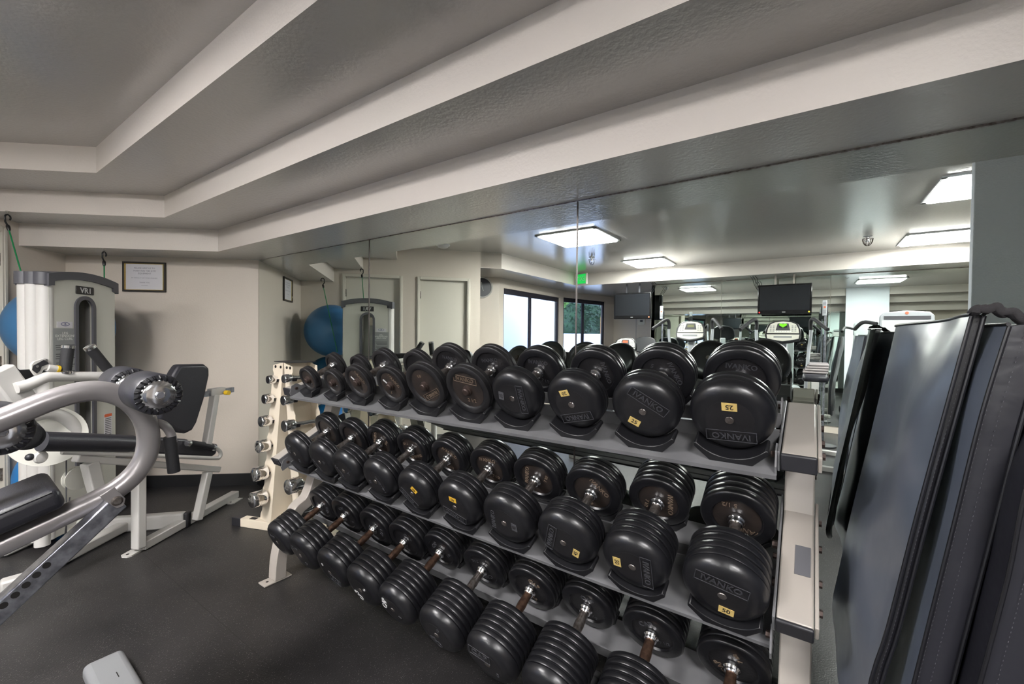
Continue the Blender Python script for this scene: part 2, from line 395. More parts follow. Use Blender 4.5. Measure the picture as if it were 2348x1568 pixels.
# baseboards
struct(MB().prism([A0, B0, B0+NN*.011, A0+NN*.011], (0, 0, .1)).build('baseboard_notice', 'black_base'))
mb = MB()
for a, b in ((0.0, .455), (1.2, 1.355), (2.06, 2.187)): mb.prism([dwp(a), dwp(b), dwp(b, 0, .011), dwp(a, 0, .011)], (0, 0, .1))
struct(mb.build('baseboard_doors', 'black_base'))
# mirrors: front wall panels and far wall panels
MZ = lambda x: 1.9475-.0012*(x+3.93)
ed = [A0.x+.004, onY(847, 560, D).x, onY(1324.7, 470, D).x, .62, 2.1]
names_m = ['left end mirror panel on the front wall, beside the framed notice wall', 'second mirror panel of the front wall, the pale doors seen in it', 'mirror panel of the front wall with the hanging screens in it', 'right end mirror panel of the front wall behind the hanging vinyl mats']
for i in range(4):
    a, b = ed[i]+.0015, ed[i+1]-.0015
    o = MB().prism([(a, D, .1), (b, D, .1), (b, D, MZ(b)), (a, D, MZ(a))], (0, .005, 0)).build('wall_mirror', 'mirror_glass', origin=((a+b)/2, D, .1))
    tag(o, names_m[i], 'mirror', 'mirror panels of the front wall')
for i in (1, 2): struct(MB().bb((ed[i]-.003, D-.003, .1), (ed[i]+.003, D+.004, MZ(ed[i]))).build('trim_%d' % (4+i), 'seam_metal'))
struct(MB().prism([(ed[0], D-.004, MZ(ed[0])), (2.1, D-.004, MZ(2.1)), (2.1, D-.004, Z1), (ed[0], D-.004, Z1)], (0, .008, 0)).build('trim_7', 'worn_chrome'))
struct(MB().bb((ed[0], D-.012, 0), (2.1, D+.006, .1)).build('baseboard_front', 'black_base'))
fe = [-2.26, -1.16, .22, 1.62, 3.0]
fl_ = ['far mirror panel nearest the windows, seen in the front mirror', 'far mirror panel behind the pale grey treadmill console', 'far mirror panel right of the larger hanging screen', 'far mirror panel at the right end, seen past the mats']
for i in range(4):
    o = MB().bb((fe[i]+.002, YF, .1), (fe[i+1]-.002, YF-.006, ZB-.01)).build('wall_mirror', 'mirror_glass', origin=(fe[i], YF, .1)); tag(o, fl_[i], 'mirror', 'mirror panels of the far wall')
# ceiling lights
LL = [((-2.493, -1.782), (-.41, -1.12), 'square ceiling light nearer the mirror on the window side, left of the seam'), ((-2.28, -1.67), (-2.43, -3.13), 'square ceiling light close to the far beam on the window side'),
      ((.70, 1.41), (-.41, -1.10), 'bright square ceiling light cut by the column, nearer the mirror'), ((.80, 1.50), (-2.43, -3.10), 'square ceiling light cut by the column, close to the far beam')]
for (xa, xb), (ya, yb), lab in LL:
    cx, cyy = (xa+xb)/2, (ya+yb)/2
    t = thing('ceiling_light', lab, 'ceiling light', (cx, cyy, Z4), 'square ceiling lights')
    f = MB(); w_ = .03
    for p, q in (((xa, ya), (xb, ya-w_)), ((xa, yb+w_), (xb, yb)), ((xa, ya), (xa+w_, yb)), ((xb-w_, ya), (xb, yb))): f.bb((p[0], p[1], Z4+.004), (q[0], q[1], Z4-.012))
    f.build('trim_frame', 'lamp_trim', t)
    MB().prism([(xa+w_, ya-w_, Z4), (xb-w_, ya-w_, Z4), (xb-w_, yb+w_, Z4), (xa+w_, yb+w_, Z4)], (0, 0, -.024)).build('lens', 'lamp_lens', t, bevel=.01)
# outdoors
o = MB().bb((-6.3, -7.6, -.5), (-6.0, 2.5, 7)).build('neighbour_building', 'outdoor_wall', origin=(-6.1, -3, 0)); tag(o, 'pale lavender white building wall close outside the first window', 'building')
MB().bb((-6.0, -5.35, 2.38), (-5.93, -5.75, 2.62)).build('vent_cover', 'outdoor_wall', o, bevel=.01)
struct(MB().bb((-16, -22, -.6), (-4.3, 4, -.1)).build('ground', 'outdoor_wall'))
o = MB().bb((-16, -10.7, -.2), (-4.2, -10.5, 1.38)).build('garden_wall', 'outdoor_wall', origin=(-8, -10.6, 0)); tag(o, 'low white garden wall outside the second window', 'wall')
o = MB().bb((-6.3, -11.3, 0), (-6.0, -11.1, 2.0)).build('garden_panel', 'orange_panel', origin=(-6.15, -11.2, 0)); tag(o, 'orange panel standing behind the low garden wall', 'panel')
def bush(cx, cy_, cz, rx, rz, nleaf, m, lab):
    mb = MB()
    for k in range(nleaf):
        u = random.uniform(-1, 1); q = random.uniform(0, 2*math.pi); rr = math.sqrt(1-u*u); R_ = random.uniform(.75, 1.05)
        p = Vector((cx+rx*rr*math.cos(q)*R_, cy_+rx*.6*rr*math.sin(q)*R_, cz+rz*u*R_))
        a = Vector((random.gauss(0, 1), random.gauss(0, 1), random.gauss(0, 1))).normalized(); b = a.orthogonal().normalized(); s = random.uniform(.05, .11)
        mb.add([p-a*s, p+b*s*.45, p+a*s, p-b*s*.45], [(0, 1, 2, 3)])
    c = MB().sphere((cx, cy_, cz), rx*.82, 16, 10)
    for v in c.v: v.z = cz+(v.z-cz)*rz/rx; v.y = cy_+(v.y-cy_)*.6
    mb.add(c.v, c.f, True); mb.cyl((cx, cy_, -.2), (cx, cy_, cz-rz*.5), .06)
    o = mb.build('bush', m, origin=(cx, cy_, -.1)); tag(o, lab, 'bush')
bush(-8.1, -12.0, 1.9, 1.0, 1.3, 1500, 'leaf_dark', 'dark green bush left of the middle mullion outside the second window')
bush(-6.25, -12.3, 2.0, .8, 1.2, 1300, 'leaf_dark', 'dark green bush behind the orange panel outside the second window')
bush(-7.35, -10.0, 2.75, .4, .45, 500, 'leaf', 'bright yellow green leafy branch at the top of the second window')
bush(-7.3, -15.2, 2.3, 2.6, 1.9, 3000, 'leaf_dark', 'wide dark hedge standing behind the other bushes outside the second window')
# exit sign, clock, thermostat, detector, caged sprinklers
P = Vector((XB+.004, -3.06, 2.33)); t = thing('exit_sign', 'lit green EXIT sign where the two ceiling beams meet', 'exit sign', (XB+.03, -3.1, 2.23))
q0 = Vector((XB+.16, -3.20, 2.3)); dx = Vector((.75, .35, 0)).normalized(); nx = Vector((.35, -.75, 0)).normalized()*-1
nx = Vector((-.35, .94, 0)).normalized(); dx = Vector((nx.y, -nx.x, 0))
MB().box(q0, (.27, .04, .19), (dx, nx, EZ)).build('sign_box', 'exit_body', t, bevel=.006)
MB().box(q0-dx*.19+Vector((0, 0, .03)), (.04, .12, .16), (dx, nx, EZ)).build('wall_bracket', 'exit_body', t, bevel=.004)
MB().box(q0+nx*.0205, (.24, .004, .16), (dx, nx, EZ)).build('face', 'exit_green', t)
text('lettering', 'EXIT', q0+nx*.024, -dx, EZ, .115, 'exit_body', t)
cn = (CW1-CW0).normalized(); cnn = Vector((-cn.y, cn.x, 0))
P = onP(1105, 659, CW0, cnn, 1)+cnn*.002; P = P
t = thing('wall_clock', 'round wall clock with dark face and pale rim beside the first window', 'clock', P)
MB().lathe(P, cnn, [(0, .165), (.03, .165), (.036, .157), (.03, .143), (.012, .143)], 40).build('rim', 'white_powder', t)
MB().cyl(P+cnn*.01, P+cnn*.014, .144, 40).build('dial', 'clock_face', t)
for a, L in ((1.7, .08), (-1.2, .055)):
    v = (cn*math.cos(a)+EZ*math.sin(a)); MB().tube([P+cnn*.018-v*.015, P+cnn*.018+v*L], .003, square=True).build('hand', 'white_mark', t)
P = Vector((-3.02, -5.85, 0)); P = onY(1471, 738, -5.84, 1)
t = thing('thermostat', 'small white thermostat on the pale wall below the smaller hanging screen', 'thermostat', (P.x, -5.85, P.z))
MB().box((P.x, -5.845, P.z), (.15, .03, .13)).build('cover', 'exit_body', t, bevel=.006); MB().box((P.x, -5.828, P.z+.02), (.06, .006, .035)).build('display', 'label_dark', t)
struct(MB().bb((-3.2, -5.852, 0), (-3.19, -5.846, ZB)).build('trim_8', 'label_grey'))
P = onZ(1016, 563, Z4-.01, 1); t = thing('smoke_detector', 'round white smoke detector on the ceiling near the pale doors', 'smoke detector', (P.x, P.y, Z4))
MB().lathe((P.x, P.y, Z4), -EZ, [(0, .085), (.012, .085), (.016, .065), (.034, .06), (.04, .04), (.04, 0)], 32).build('housing', 'lamp_trim', t)
for px, lab, m in ((1357, 'caged sprinkler head in front of the exit sign, grey wire', 'steel'), (1990, 'caged sprinkler head between the right ceiling lights, red wire', 'bolt_rust')):
    P = onZ(px, 590 if px < 1500 else 541, Z4, 1); t = thing('sprinkler', lab, 'sprinkler', (P.x, P.y, Z4))
    MB().lathe((P.x, P.y, Z4), -EZ, [(0, .04), (.01, .04), (.014, .015), (.05, .012), (.055, .022), (.06, .022), (.062, 0)], 20).build('head', 'chrome', t)
    for k in range(4):
        a = k*math.pi/4+.3; v = Vector((math.cos(a), math.sin(a), 0))
        MB().tube([(P.x+v.x*.045*math.cos(q), P.y+v.y*.045*math.cos(q), Z4-.03-.0*q-(.075*math.sin(q))) for q in [math.pi*i/12 for i in range(13)]], .003, 6).build('cage_wire', m, t)
    MB().tube(arc((P.x, P.y, Z4-.03), .045, 0, 2*math.pi, 20, EX, EY), .003, 6).build('cage_ring', m, t)
# ================================================================== BIG DUMBBELL RACK
AL = math.radians(24.5); AY = Vector((0, math.cos(AL), math.sin(AL))); AZ = Vector((0, -math.sin(AL), math.cos(AL)))
GAP = .016
ROWS = [dict(Yf=1.193, z0=1.024, g=.0075), dict(Yf=1.1475, z0=.598, g=-.0075), dict(Yf=1.0695, z0=.170, g=-.0080)]
for r in ROWS: r['Y0'] = r['Yf']+.116*math.sin(AL); r['z0'] -= .0073
def plane_pt(r, X, s, h=0):     # point on the tier plane: s along the slope from below the front faces, h above it
    return Vector((X, r['Y0'], r['z0']+r['g']*X))+AY*s+AZ*h
rack = thing('dumbbell_rack', 'long three tier steel dumbbell rack with pale arms and black saddles', 'dumbbell rack', (-1.18, 1.3, 0))
XRr, XL = -.017, -2.335; W2 = .0355
def uprights(X, top, topb, mid, midb, nm):
    pth = smooth_path([(X, 1.565, 1.10), (X, 1.478, .866), (X, 1.35, .43), (X, 1.262, .345), (X, 1.198, .235), (X, 1.168, .12), (X, 1.16, .008)], 5)
    p = MB().tube(pth, W2, r2=.03, square=True, hint=(0, 0, 1)).build('upright', 'rack_paint', rack, bevel=.004)
    y0, y1 = (1.077, 1.222)
    MB().prism([(X-.034, y0, .0), (X+.034, y0, .0), (X+.034, y1, .0), (X-.034, y1, .0)], (0, 0, .008)).build('foot_plate', 'rack_paint', rack, bevel=.003)
    MB().cyl((X, y0+.03, .008), (X, y0+.03, .009), .007, 12).build('bolt_hole', 'ink', rack)
    for (a, b) in ((top, topb), (mid, midb)):
        a = Vector((X, *a)); b = Vector((X, *b)); d = (b-a).normalized(); n = EX.cross(d); n = n if n.z > 0 else -n
        c0 = a-n*.021; c1 = b-n*.021
        arm = MB().box((c0+c1)/2, (2*W2, (c1-c0).length, .042), (EX, d, n)).build('arm', 'rack_paint', rack, bevel=.005)
        MB().box(c0-d*.003, (2*W2+.002, .010, .044), (EX, d, n)).build('end_cap', 'dark_plastic', arm, bevel=.004)
        sgn = -1 if X > -1 else 1
        MB().box((c0+c1)/2+EX*sgn*(W2+.005)-n*.002, (.006, (c1-c0).length+.004, .052), (EX, d, n)).build('side_plate', 'rail_grey', arm, bevel=.002)
        if X > -1:
            MB().box((c0+c1)/2+EX*(W2+.006), (.008, (c1-c0).length-.01, .040), (EX, d, n)).build('side_plate', 'rack_paint', arm, bevel=.002)
            for k in (.15, .35, .62, .85):
                q = c0.lerp(c1, k)+EX*(W2+.010); MB().cyl(q, q+EX*.007, .009, 6).build('bolt', 'bolt_rust', arm)
            for k in (.3, .6):
                q = c0.lerp(c1, k)-EX*(W2+.008)-n*.012; MB().cyl(q, q-EX*.014, .011, 6).build('bolt', 'bolt_rust', arm)
    return p
uprights(XRr, (1.212, 1.0538), (1.5606, 1.1346), (1.1475, .6885), (1.487, .8656), 'right')
uprights(XL, (1.212, 1.026), (1.5606, 1.105), (1.1475, .655), (1.487, .832), 'left')
pc = Vector((XRr+.012, 1.30, .768)); dpl = (Vector((0, 1.487, .8656))-Vector((0, 1.1475, .6885))).normalized(); npl = EX.cross(dpl)
MB().box(pc+npl*.0012, (.033, .088, .001), (EX, dpl, npl)).build('velcro_patch', 'patch_grey', rack)
for i, r in enumerate(ROWS):
    xa, xb = XL+W2+.008, XRr-W2-.008
    if i < 2:
        s0, s1, sb = (-.040, .0)[i], (.082, .14)[i], (.168, .188)[i]
        o = MB().prism([plane_pt(r, xa, s0), plane_pt(r, xa, s1), plane_pt(r, xa, s1, .045), plane_pt(r, xa, s1+.004, .045), plane_pt(r, xa, s1+.004, -.004), plane_pt(r, xa, s0+.0, -.004), plane_pt(r, xa, s0, -.012), plane_pt(r, xa, s0-.003, -.012), plane_pt(r, xa, s0-.003, 0)], plane_pt(r, xb, 0)-plane_pt(r, xa, 0))
    else:
        s1, sb = .168, .243
        o = MB().prism([plane_pt(r, xa, .10), plane_pt(r, xa, s1), plane_pt(r, xa, s1, .03), plane_pt(r, xa, s1+.004, .03), plane_pt(r, xa, s1+.004, -.004), plane_pt(r, xa, .10, -.004)], plane_pt(r, xb, 0)-plane_pt(r, xa, 0))
    o.build('rail', 'rail_grey', rack)
    wd = (.13, .13, .13)[i]
    MB().prism([plane_pt(r, xa, sb, .042), plane_pt(r, xa, sb-.004, .042), plane_pt(r, xa, sb-.004, -.004), plane_pt(r, xa, sb+wd, -.004), plane_pt(r, xa, sb+wd, 0), plane_pt(r, xa, sb, 0)], plane_pt(r, xb, 0)-plane_pt(r, xa, 0)).build('rail', 'rail_grey', rack)
    # brackets that join the rails to the side plates
    for X in (xa, xb):
        sg = 1 if X == xa else -1
        for s in ((.0, sb+.05) if i < 2 else (sb+.05,)):
            q = [plane_pt(r, X, s-.035), plane_pt(r, X, s+.045), plane_pt(r, X, s+.045, .02), plane_pt(r, X, s+.02, .05), plane_pt(r, X, s-.01, .05), plane_pt(r, X, s-.035, .02)]
            MB().prism(q, (sg*.004, 0, 0)).build('bracket', 'rail_grey', rack)
            MB().cyl(plane_pt(r, X+sg*.004, s+.005, .028), plane_pt(r, X+sg*.014, s+.005, .028), .008, 6).build('bolt', 'bolt_rust', rack)
def saddle(r, X, R, s, th):
    hw = R*.86; Ra = R+.002
    zt = GAP+R-math.sqrt(Ra*Ra-(hw*.92)**2)
    pts = [(-hw*.58, 0), (hw*.58, 0), (hw, zt-.012), (hw*1.0, zt-.003), (hw*.95, zt)]
    for k in range(13):
        x = hw*.92*(1-k/6); pts.append((x, GAP+R-math.sqrt(max(0, Ra*Ra-x*x))))
    pts += [(-hw*.95, zt), (-hw, zt-.003), (-hw, zt-.012)]
    MB().prism([plane_pt(r, X+x, s, z) for x, z in pts], AY*th).build('saddle', 'saddle_black', rack, bevel=.0012, seg=1)
# ------------------------------------------------------------------ dumbbells
def head_round(R, T):
    p = [(0, 0), (0, .60*R), (.002, .74*R), (.008, .88*R), (.018, .965*R), (.028, .995*R), (.034, R)]
    n = max(1, round((T-.036)/.0215)); w_ = (T-.036)/n; t = .034
    for k in range(n):
        p += [(t+.0005, R-.0045), (t+.0025, R-.0045), (t+.004, R-.001), (t+.006, R), (t+w_-.004, R), (t+w_-.001, R-.0015)]; t += w_
    p += [(T, R-.006), (T, .70*R), (T-.006, .66*R), (T-.007, .02)]
    return p
def head_flat(R, T):
    t1 = .013; w_ = (T-t1-.001)/2
    p = [(t1+.006, 0.0), (t1+.006, .72*R), (t1+.001, .78*R), (t1, .81*R), (t1, .95*R), (t1+.003, R)]
    p += [(t1+w_-.003, R), (t1+w_-.0005, R-.004), (t1+w_+.0015, R-.004), (t1+w_+.004, R), (T-.003, R), (T, R-.004), (T, .78*R), (T-.005, .74*R), (T-.006, .02)]
    return p
def dumbbell(label, row, X, zc, T, h, R, style, marks, hmat, inner=None, Yf=None):
    r = ROWS[row]
    F = plane_pt(r, X, 0, R+GAP); Rm = Matrix(((1, 0, 0), (0, AY.y, AZ.y), (0, AY.z, AZ.z)))
    L = 2*T+h; C = F+AY*(L/2)
    t = thing('dumbbell', label, 'dumbbell', C-AZ*R, 'dumbbells on the long rack', R=Rm)
    body = 'rubber_black' if style == 'round' else 'rubber_dull'; i_flat = style != 'round'
    for sg, O in ((1, F), (-1, F+AY*L)):
        ax = AY*sg; prof = (head_round if style == 'round' else head_flat)(R, T)
        hd = MB().lathe(O, ax, prof, 56, hint=AZ).build('weight_head', body, t)
        MB().lathe(O+ax*(T-.0068), ax, [(0, .64*R), (.0008, .64*R), (.0008, .02)], 40, hint=AZ).build('inner_face', 'plate_face' if (row == 1 or (row == 0 and i_flat)) else 'rubber_dull', hd)
        if style == 'round':
            MB().lathe(O-ax*.0002, ax, [(0, .56*R), (.0012, .56*R)], 40, hint=AZ).build('end_face', 'rubber_dull', hd)
            MB().lathe(O-ax*.0016, ax, [(0, .004), (.0, .0095), (.0014, .0105)], 20, hint=AZ).build('end_bolt', 'worn_chrome', hd)
        else:
            MB().lathe(O+ax*.0185, ax, [(0, .71*R), (.001, .71*R)], 40, hint=AZ).build('recessed_face', 'plate_face', hd)
            MB().lathe(O, ax, [(0, .004), (0, .011), (.003, .0145), (.010, .0155), (.011, .019), (.0186, .020)], 24, hint=AZ).build('end_bolt', 'bolt_rust', hd)
        MB().lathe(O+ax*(T-.004), ax, [(0, .022), (.006, .023), (.010, .0235), (.014, .021), (.017, .0195), (.021, .019), (.024, .0165), (.024, .01)], 28, hint=AZ).build('collar', 'chrome', t)
    MB().lathe(F+AY*(T+.012), AY, [(0, .0135), (h*.3, .0155), ((h-.024)*.5, .0165), (h*.7-.024, .0155), (h-.024, .0135)], 24, hint=AZ).build('handle', hmat, t)
    off = .0008 if style == 'round' else -.0182
    for body_, rad, ang, size, roll, m, kind in marks:
        q = math.radians(ang); rr = math.radians(roll)
        P = F+(EX*math.sin(q)+AZ*math.cos(q))*(rad*R)-AY*off
        rg = EX*math.cos(rr)-AZ*math.sin(rr); uv = EX*math.sin(rr)+AZ*math.cos(rr)
        if kind == 'sticker':
            MB().box(P, (size*1.75, .0008, size*1.15), (rg, AY, uv)).build('number_sticker', m, t)
            text('number', body_, P-AY*.0006, rg, uv, size*.95, 'ink', t, ext=.0003, bold=.02)
        elif kind == 'mark':
            MB().box(P, (size*2.2, .001, size*.7), (rg, AY, uv)).build('paint_mark', m, t)
        else:
            text('lettering', body_, P-AY*.0004, rg, uv, size, m, t, ext=.0016, bold=.012)
            if kind == 'boxed':
                wd_ = size*len(body_)*.80; ht_ = size*1.25; b = MB()
                for dx_, dz_, w_, h_ in ((0, ht_/2, wd_, .0016), (0, -ht_/2, wd_, .0016), (wd_/2, 0, .0016, ht_), (-wd_/2, 0, .0016, ht_)):
                    b.box(P+rg*dx_+uv*dz_-AY*.0008, (w_, .0016, h_), (rg, AY, uv))
                b.build('lettering_frame', m, t)
    if inner:   # marks on the inner face of the rear head
        Bk = F+AY*(T+h)
        for body_, rad, ang, size, roll, m in inner:
            q = math.radians(ang); rr = math.radians(roll)
            P = Bk+(EX*math.sin(q)+AZ*math.cos(q))*(rad*R)+AY*.0058
            rg = EX*math.cos(rr)-AZ*math.sin(rr); uv = EX*math.sin(rr)+AZ*math.cos(rr)
            text('lettering', body_, P, rg, uv, size, m, t, ext=.0016, bold=.012)
    if row < 2: saddle(r, X, R, (-.022, -.004)[row], .05)
    saddle(r, X, R, T+h+(.004 if row < 2 else .03), .046)
    return t
F1 = [(694.4,877.3),(750.9,885),(811.2,882.6),(886.8,892),(967.9,889.7),(1065.7,900.4),(1173.3,917),(1309.5,930),(1473,945),(1672.4,964)]
F2 = [(675.6,1040.5),(732.5,1057.5),(787,1088),(859.8,1108.6),(944,1137),(1042.5,1164.8),(1156,1198.8),(1291.5,1237),(1449,1302.6),(1655.6,1367)]
F3 = [(636,1243.6),(690.3,1271),(757,1308.8),(827.6,1349.4),(899.6,1407.8),(1001,1456.4),(1117.3,1523.5)]
T1 = [.050,.050,.053,.053,.054,.054,.065,.0715,.080,.083]; T2 = [.07,.07,.094,.094,.094,.094,.094,.096,.130,.132]; T3 = [.130,.130,.130,.130,.156,.156,.156,.176,.176,.180]
LET, GOLD, ST, SY = 'raised_letter', 'gold_letter', 'sticker_gold', 'sticker_yellow'
def word(a, b, s, roll, m=LET, k='boxed', rad=.42): return (b, rad, a, s, roll, m, k)
MK1 = [[('5', .45, 150, .018, 30, LET, 't')], [('5', .45, 120, .018, 90, LET, 't')],
 [word(45, 'IVANKO', .020, 55, GOLD, 't', .46), ('m', .42, -60, .011, 40, 'white_mark', 'mark'), ('7', .42, 170, .018, 170, LET, 't')], [word(50, 'IVANKO', .020, 55, GOLD, 't', .46), ('m', .42, -60, .011, 40, 'white_mark', 'mark'), ('7', .42, 200, .018, 200, GOLD, 't')],
 [word(150, 'IVANKO', .021, 155, GOLD, 'boxed', .44), ('5/8', .44, -20, .018, -10, GOLD, 't')], [word(0, 'IVANKO', .022, 8, GOLD, 'boxed', .44), ('2 1/2', .44, 170, .020, 5, GOLD, 't')],
 [word(90, 'IVANKO', .022, 90, LET), ('15', .45, -80, .018, -80, 'label_dark', 'sticker')],
 [word(165, 'IVANKO', .023, 165, LET, 'boxed', .46), ('20', .46, -22, .018, 165, ST, 'sticker')],
 [word(28, 'IVANKO', .024, 35, LET, 'boxed', .42), ('25', .46, 218, .019, 28, ST, 'sticker')],
 [word(178, 'IVANKO', .024, 178, LET, 'boxed', .46), ('25', .40, 2, .020, 180, ST, 'sticker')]]
MK2 = [[word(-45, 'CAP', .022, -60), ('3', .45, 150, .018, 0, LET, 'boxed')], [word(-130, 'HAMPTON', .017, 60, LET, 't', .40), ('30', .42, 80, .018, 60, LET, 't')],
 [word(-110, 'HAMPTON', .017, 60, LET, 't', .36), ('35', .38, 100, .018, 70, LET, 't')], [word(100, 'HAMPTON', .017, 70, LET, 't', .34), ('35', .38, -100, .018, 80, LET, 't')],
 [word(230, 'IVANKO', .021, 230), ('40', .36, 40, .018, 230, SY, 'sticker')], [word(200, 'IVANKO', .022, 200), ('40', .40, 5, .018, 190, SY, 'sticker')],
 [word(-80, 'IVANKO', .022, -80, LET, 't'), ('45', .40, 95, .018, -85, 'label_dark', 'sticker')], [word(-75, 'IVANKO', .022, -70), ('45', .46, 125, .018, -70, ST, 'sticker')],
 [word(95, 'IVANKO', .023, 92), ('50', .46, -85, .019, 92, ST, 'sticker')], [word(0, 'IVANKO', .025, 12), ('50', .50, 172, .020, 8, ST, 'sticker')]]
MK3 = [[word(-20, 'CAP', .022, 20, LET, 't')], [word(-30, 'CAP', .026, 10, LET, 't'), ('55', .45, 150, .02, 40, LET, 't')], [('0', .45, -40, .024, 0, 'white_mark', 't'), word(150, 'CAP', .028, 200, LET, 'boxed')],
 [('0', .4, 60, .026, 60, 'white_mark', 't'), word(215, 'CAP', .030, 235, 'white_mark', 't', .45)], [word(-60, 'CAP', .034, -70, 'white_mark', 't', .42), ('1', .42, 120, .02, -70, LET, 't')],
 [('0', .4, 30, .028, 30, LET, 't'), word(200, 'CAP', .032, 225, LET, 't', .42)], [word(-30, 'CAP', .034, 10, LET, 'boxed', .42), ('0', .46, 130, .026, 0, LET, 't')],
 [word(0, 'CAP', .034, 0, LET, 't')], [word(0, 'CAP', .034, 0, LET, 't')], [word(0, 'CAP', .034, 0, LET, 't')]]
def inn(w_, ang, m=GOLD, n='7 1/2'): return [(w_, .40, ang, .022 if w_ == 'IVANKO' else .026, ang, m), (n, .45, ang+150, .016, ang+10, m)]
IN1 = {4: inn('IVANKO', 10, LET), 5: inn('IVANKO', -5, LET), 6: inn('IVANKO', 5, LET), 7: inn('IVANKO', 80, LET), 8: [('5', .45, -40, .02, 20, LET), ('IVANKO', .42, 75, .022, 70, LET)], 9: inn('IVANKO', 5, LET)}
IN2 = {2: inn('IVANKO', -60), 3: inn('IVANKO', 160), 4: inn('IVANKO', 30), 5: inn('IVANKO', 0), 6: inn('IVANKO', -75), 7: inn('IVANKO', 50), 8: inn('IVANKO', 95), 9: [('5 1/2', .5, -20, .02, 180, GOLD), ('IVANKO', .45, 150, .022, 190, GOLD)]}
IN3 = {0: inn('CAP', 120, LET), 1: inn('CAP', -20, LET), 2: inn('CAP', 110, LET), 3: inn('CAP', 40, LET), 4: inn('CAP', -50, LET), 5: inn('CAP', 160, LET), 6: inn('CAP', 30, GOLD), 7: inn('CAP', 10, LET), 8: inn('CAP', -25, LET), 9: inn('CAP', 230, GOLD)}
ordn = ['left end', 'second from left', 'third from left', 'fourth from left', 'fifth from left', 'fifth from right', 'fourth from right', 'third from right', 'second from right', 'right end']
D1 = ['smallest thin plate dumbbell', 'small thin plate dumbbell', 'thin plate dumbbell with white paint mark', 'thin plate dumbbell with white paint mark', 'wide brownish plate dumbbell with lettering low', 'wide brownish plate dumbbell with lettering high', 'rounded black dumbbell with a dark sticker', 'rounded black dumbbell, sticker reading 20', 'rounded black dumbbell, tilted sticker reading 25', 'rounded black dumbbell, upside down sticker reading 25']
D2 = ['slim rounded black dumbbell', 'slim rounded dumbbell with faint script', 'black dumbbell with script at its left', 'black dumbbell with script at its right', 'black dumbbell, yellow 40 sticker turned sideways', 'black dumbbell, yellow 40 sticker upside down', 'black dumbbell, dark 45 sticker', 'black dumbbell, gold 45 sticker low right', 'thick black dumbbell, gold 50 sticker at left', 'thick black dumbbell, gold 50 sticker at bottom']
D3 = ['dull black dumbbell above the curved rack foot', 'black dumbbell with embossed letters', 'glossy black dumbbell with a pale ring mark', 'glossy black dumbbell with white letters low', 'thick black dumbbell with white letters at left', 'thick black dumbbell with scuffed rim', 'thick black dumbbell with boxed letters', 'thick black dumbbell with shiny handle', 'thick black dumbbell with rusty brown handle', 'thickest black dumbbell, cut by the frame']
HL = .124
for row, (FP, TT, MK, IN, DD, tier) in enumerate(((F1, T1, MK1, IN1, D1, 'top tier'), (F2, T2, MK2, IN2, D2, 'middle tier'), (F3, T3, MK3, IN3, D3, 'bottom tier'))):
    r = ROWS[row]
    for i in range(10):
        T = TT[i]
        if i < len(FP): P = onY(*FP[i], r['Yf'])
        else:
            bx, by = [(1344, 1408), (1493.7, 1461.7), (1678.5, 1539)][i-7]; P = onY(bx, by, r['Yf']+(T+HL)*AY.y); P = Vector((P.x, r['Yf'], P.z-(T+HL)*AY.z))
        dist = (P-plane_pt(r, P.x, 0)).dot(AZ)-GAP
        lim = [(.064, .07), (.064, .07), (.085, .092), (.085, .092), (.099, .105), (.099, .105), (.096, .102), (.096, .102), (.097, .103), (.098, .104)][i] if row == 0 else ((.094, .100) if row == 1 else (.096, .104))
        R = min(max(dist, lim[0]), lim[1])
        st = 'flat' if (row == 0 and i < 6) else 'round'
        hm = 'worn_chrome' if row < 2 or i in (5, 7) else 'rust_handle'
        dumbbell('%s, %s on the %s' % (DD[i], ordn[i], tier), row, P.x, P.z, T, HL, R, st, MK[i], hm, IN.get(i))
        print('db', row, i, round(P.x, 3), round(P.z, 3), 'R', round(dist, 4), round(R, 4))
# ================================================================== VERTICAL RACK OF CHROME DUMBBELLS
YA, YB_ = 1.40, 1.53
tw = thing('chrome_dumbbell_rack', 'narrow cream tower rack with notched edges holding small chrome dumbbells', 'dumbbell rack', (-2.79, 1.465, 0))
ZT, ZL = 1.137, .06
def lerp(a, b, t): return a+(b-a)*t
def wing(xo_t, xo_b, xi_t, xi_b, Y, name):
    n = 6; out = []
    for k in range(n):
        t0 = k/n; t1 = (k+1)/n; sg = 1 if xo_t < xi_t else -1
        for tt, dpt in ((t0+.02, 0), (t0+.30*(t1-t0), 0), (t0+.42*(t1-t0), .016), (t0+.62*(t1-t0), .016), (t0+.80*(t1-t0), 0)):
            out.append(Vector((lerp(xo_t, xo_b, tt)+sg*dpt, Y, lerp(ZT, ZL, tt))))
    out.append(Vector((xo_b, Y, ZL)))
    return MB().prism(out+[Vector((xi_b, Y, ZL)), Vector((xi_t, Y, ZT))], (0, .004, 0)).build(name, 'cream_powder', tw)
for Y in (YA, YB_+.03):
    wing(-2.87, -3.05, -2.75, -2.91, Y, 'notched_plate'); wing(-2.64, -2.52, -2.745, -2.61, Y, 'notched_plate')
for xt, xb in ((-2.75, -2.91), (-2.745, -2.61)):
    MB().prism([(xt, YA, ZT), (xb, YA, ZL), (xb, YB_+.034, ZL), (xt, YB_+.034, ZT)], (.004, 0, 0)).build('side_panel', 'cream_powder', tw)
MB().prism([(-2.866, YA+.001, ZT), (-2.646, YA+.001, ZT), (-2.646, YB_+.03, ZT), (-2.866, YB_+.03, ZT)], (0, 0, .004)).build('top_cap', 'dark_plastic', tw)
for X in (-2.84, -2.775, -2.70, -2.66): MB().cyl((X, YA-.004, ZT-.03), (X, YA, ZT-.03), .009, 8).build('bolt', 'ink', tw)
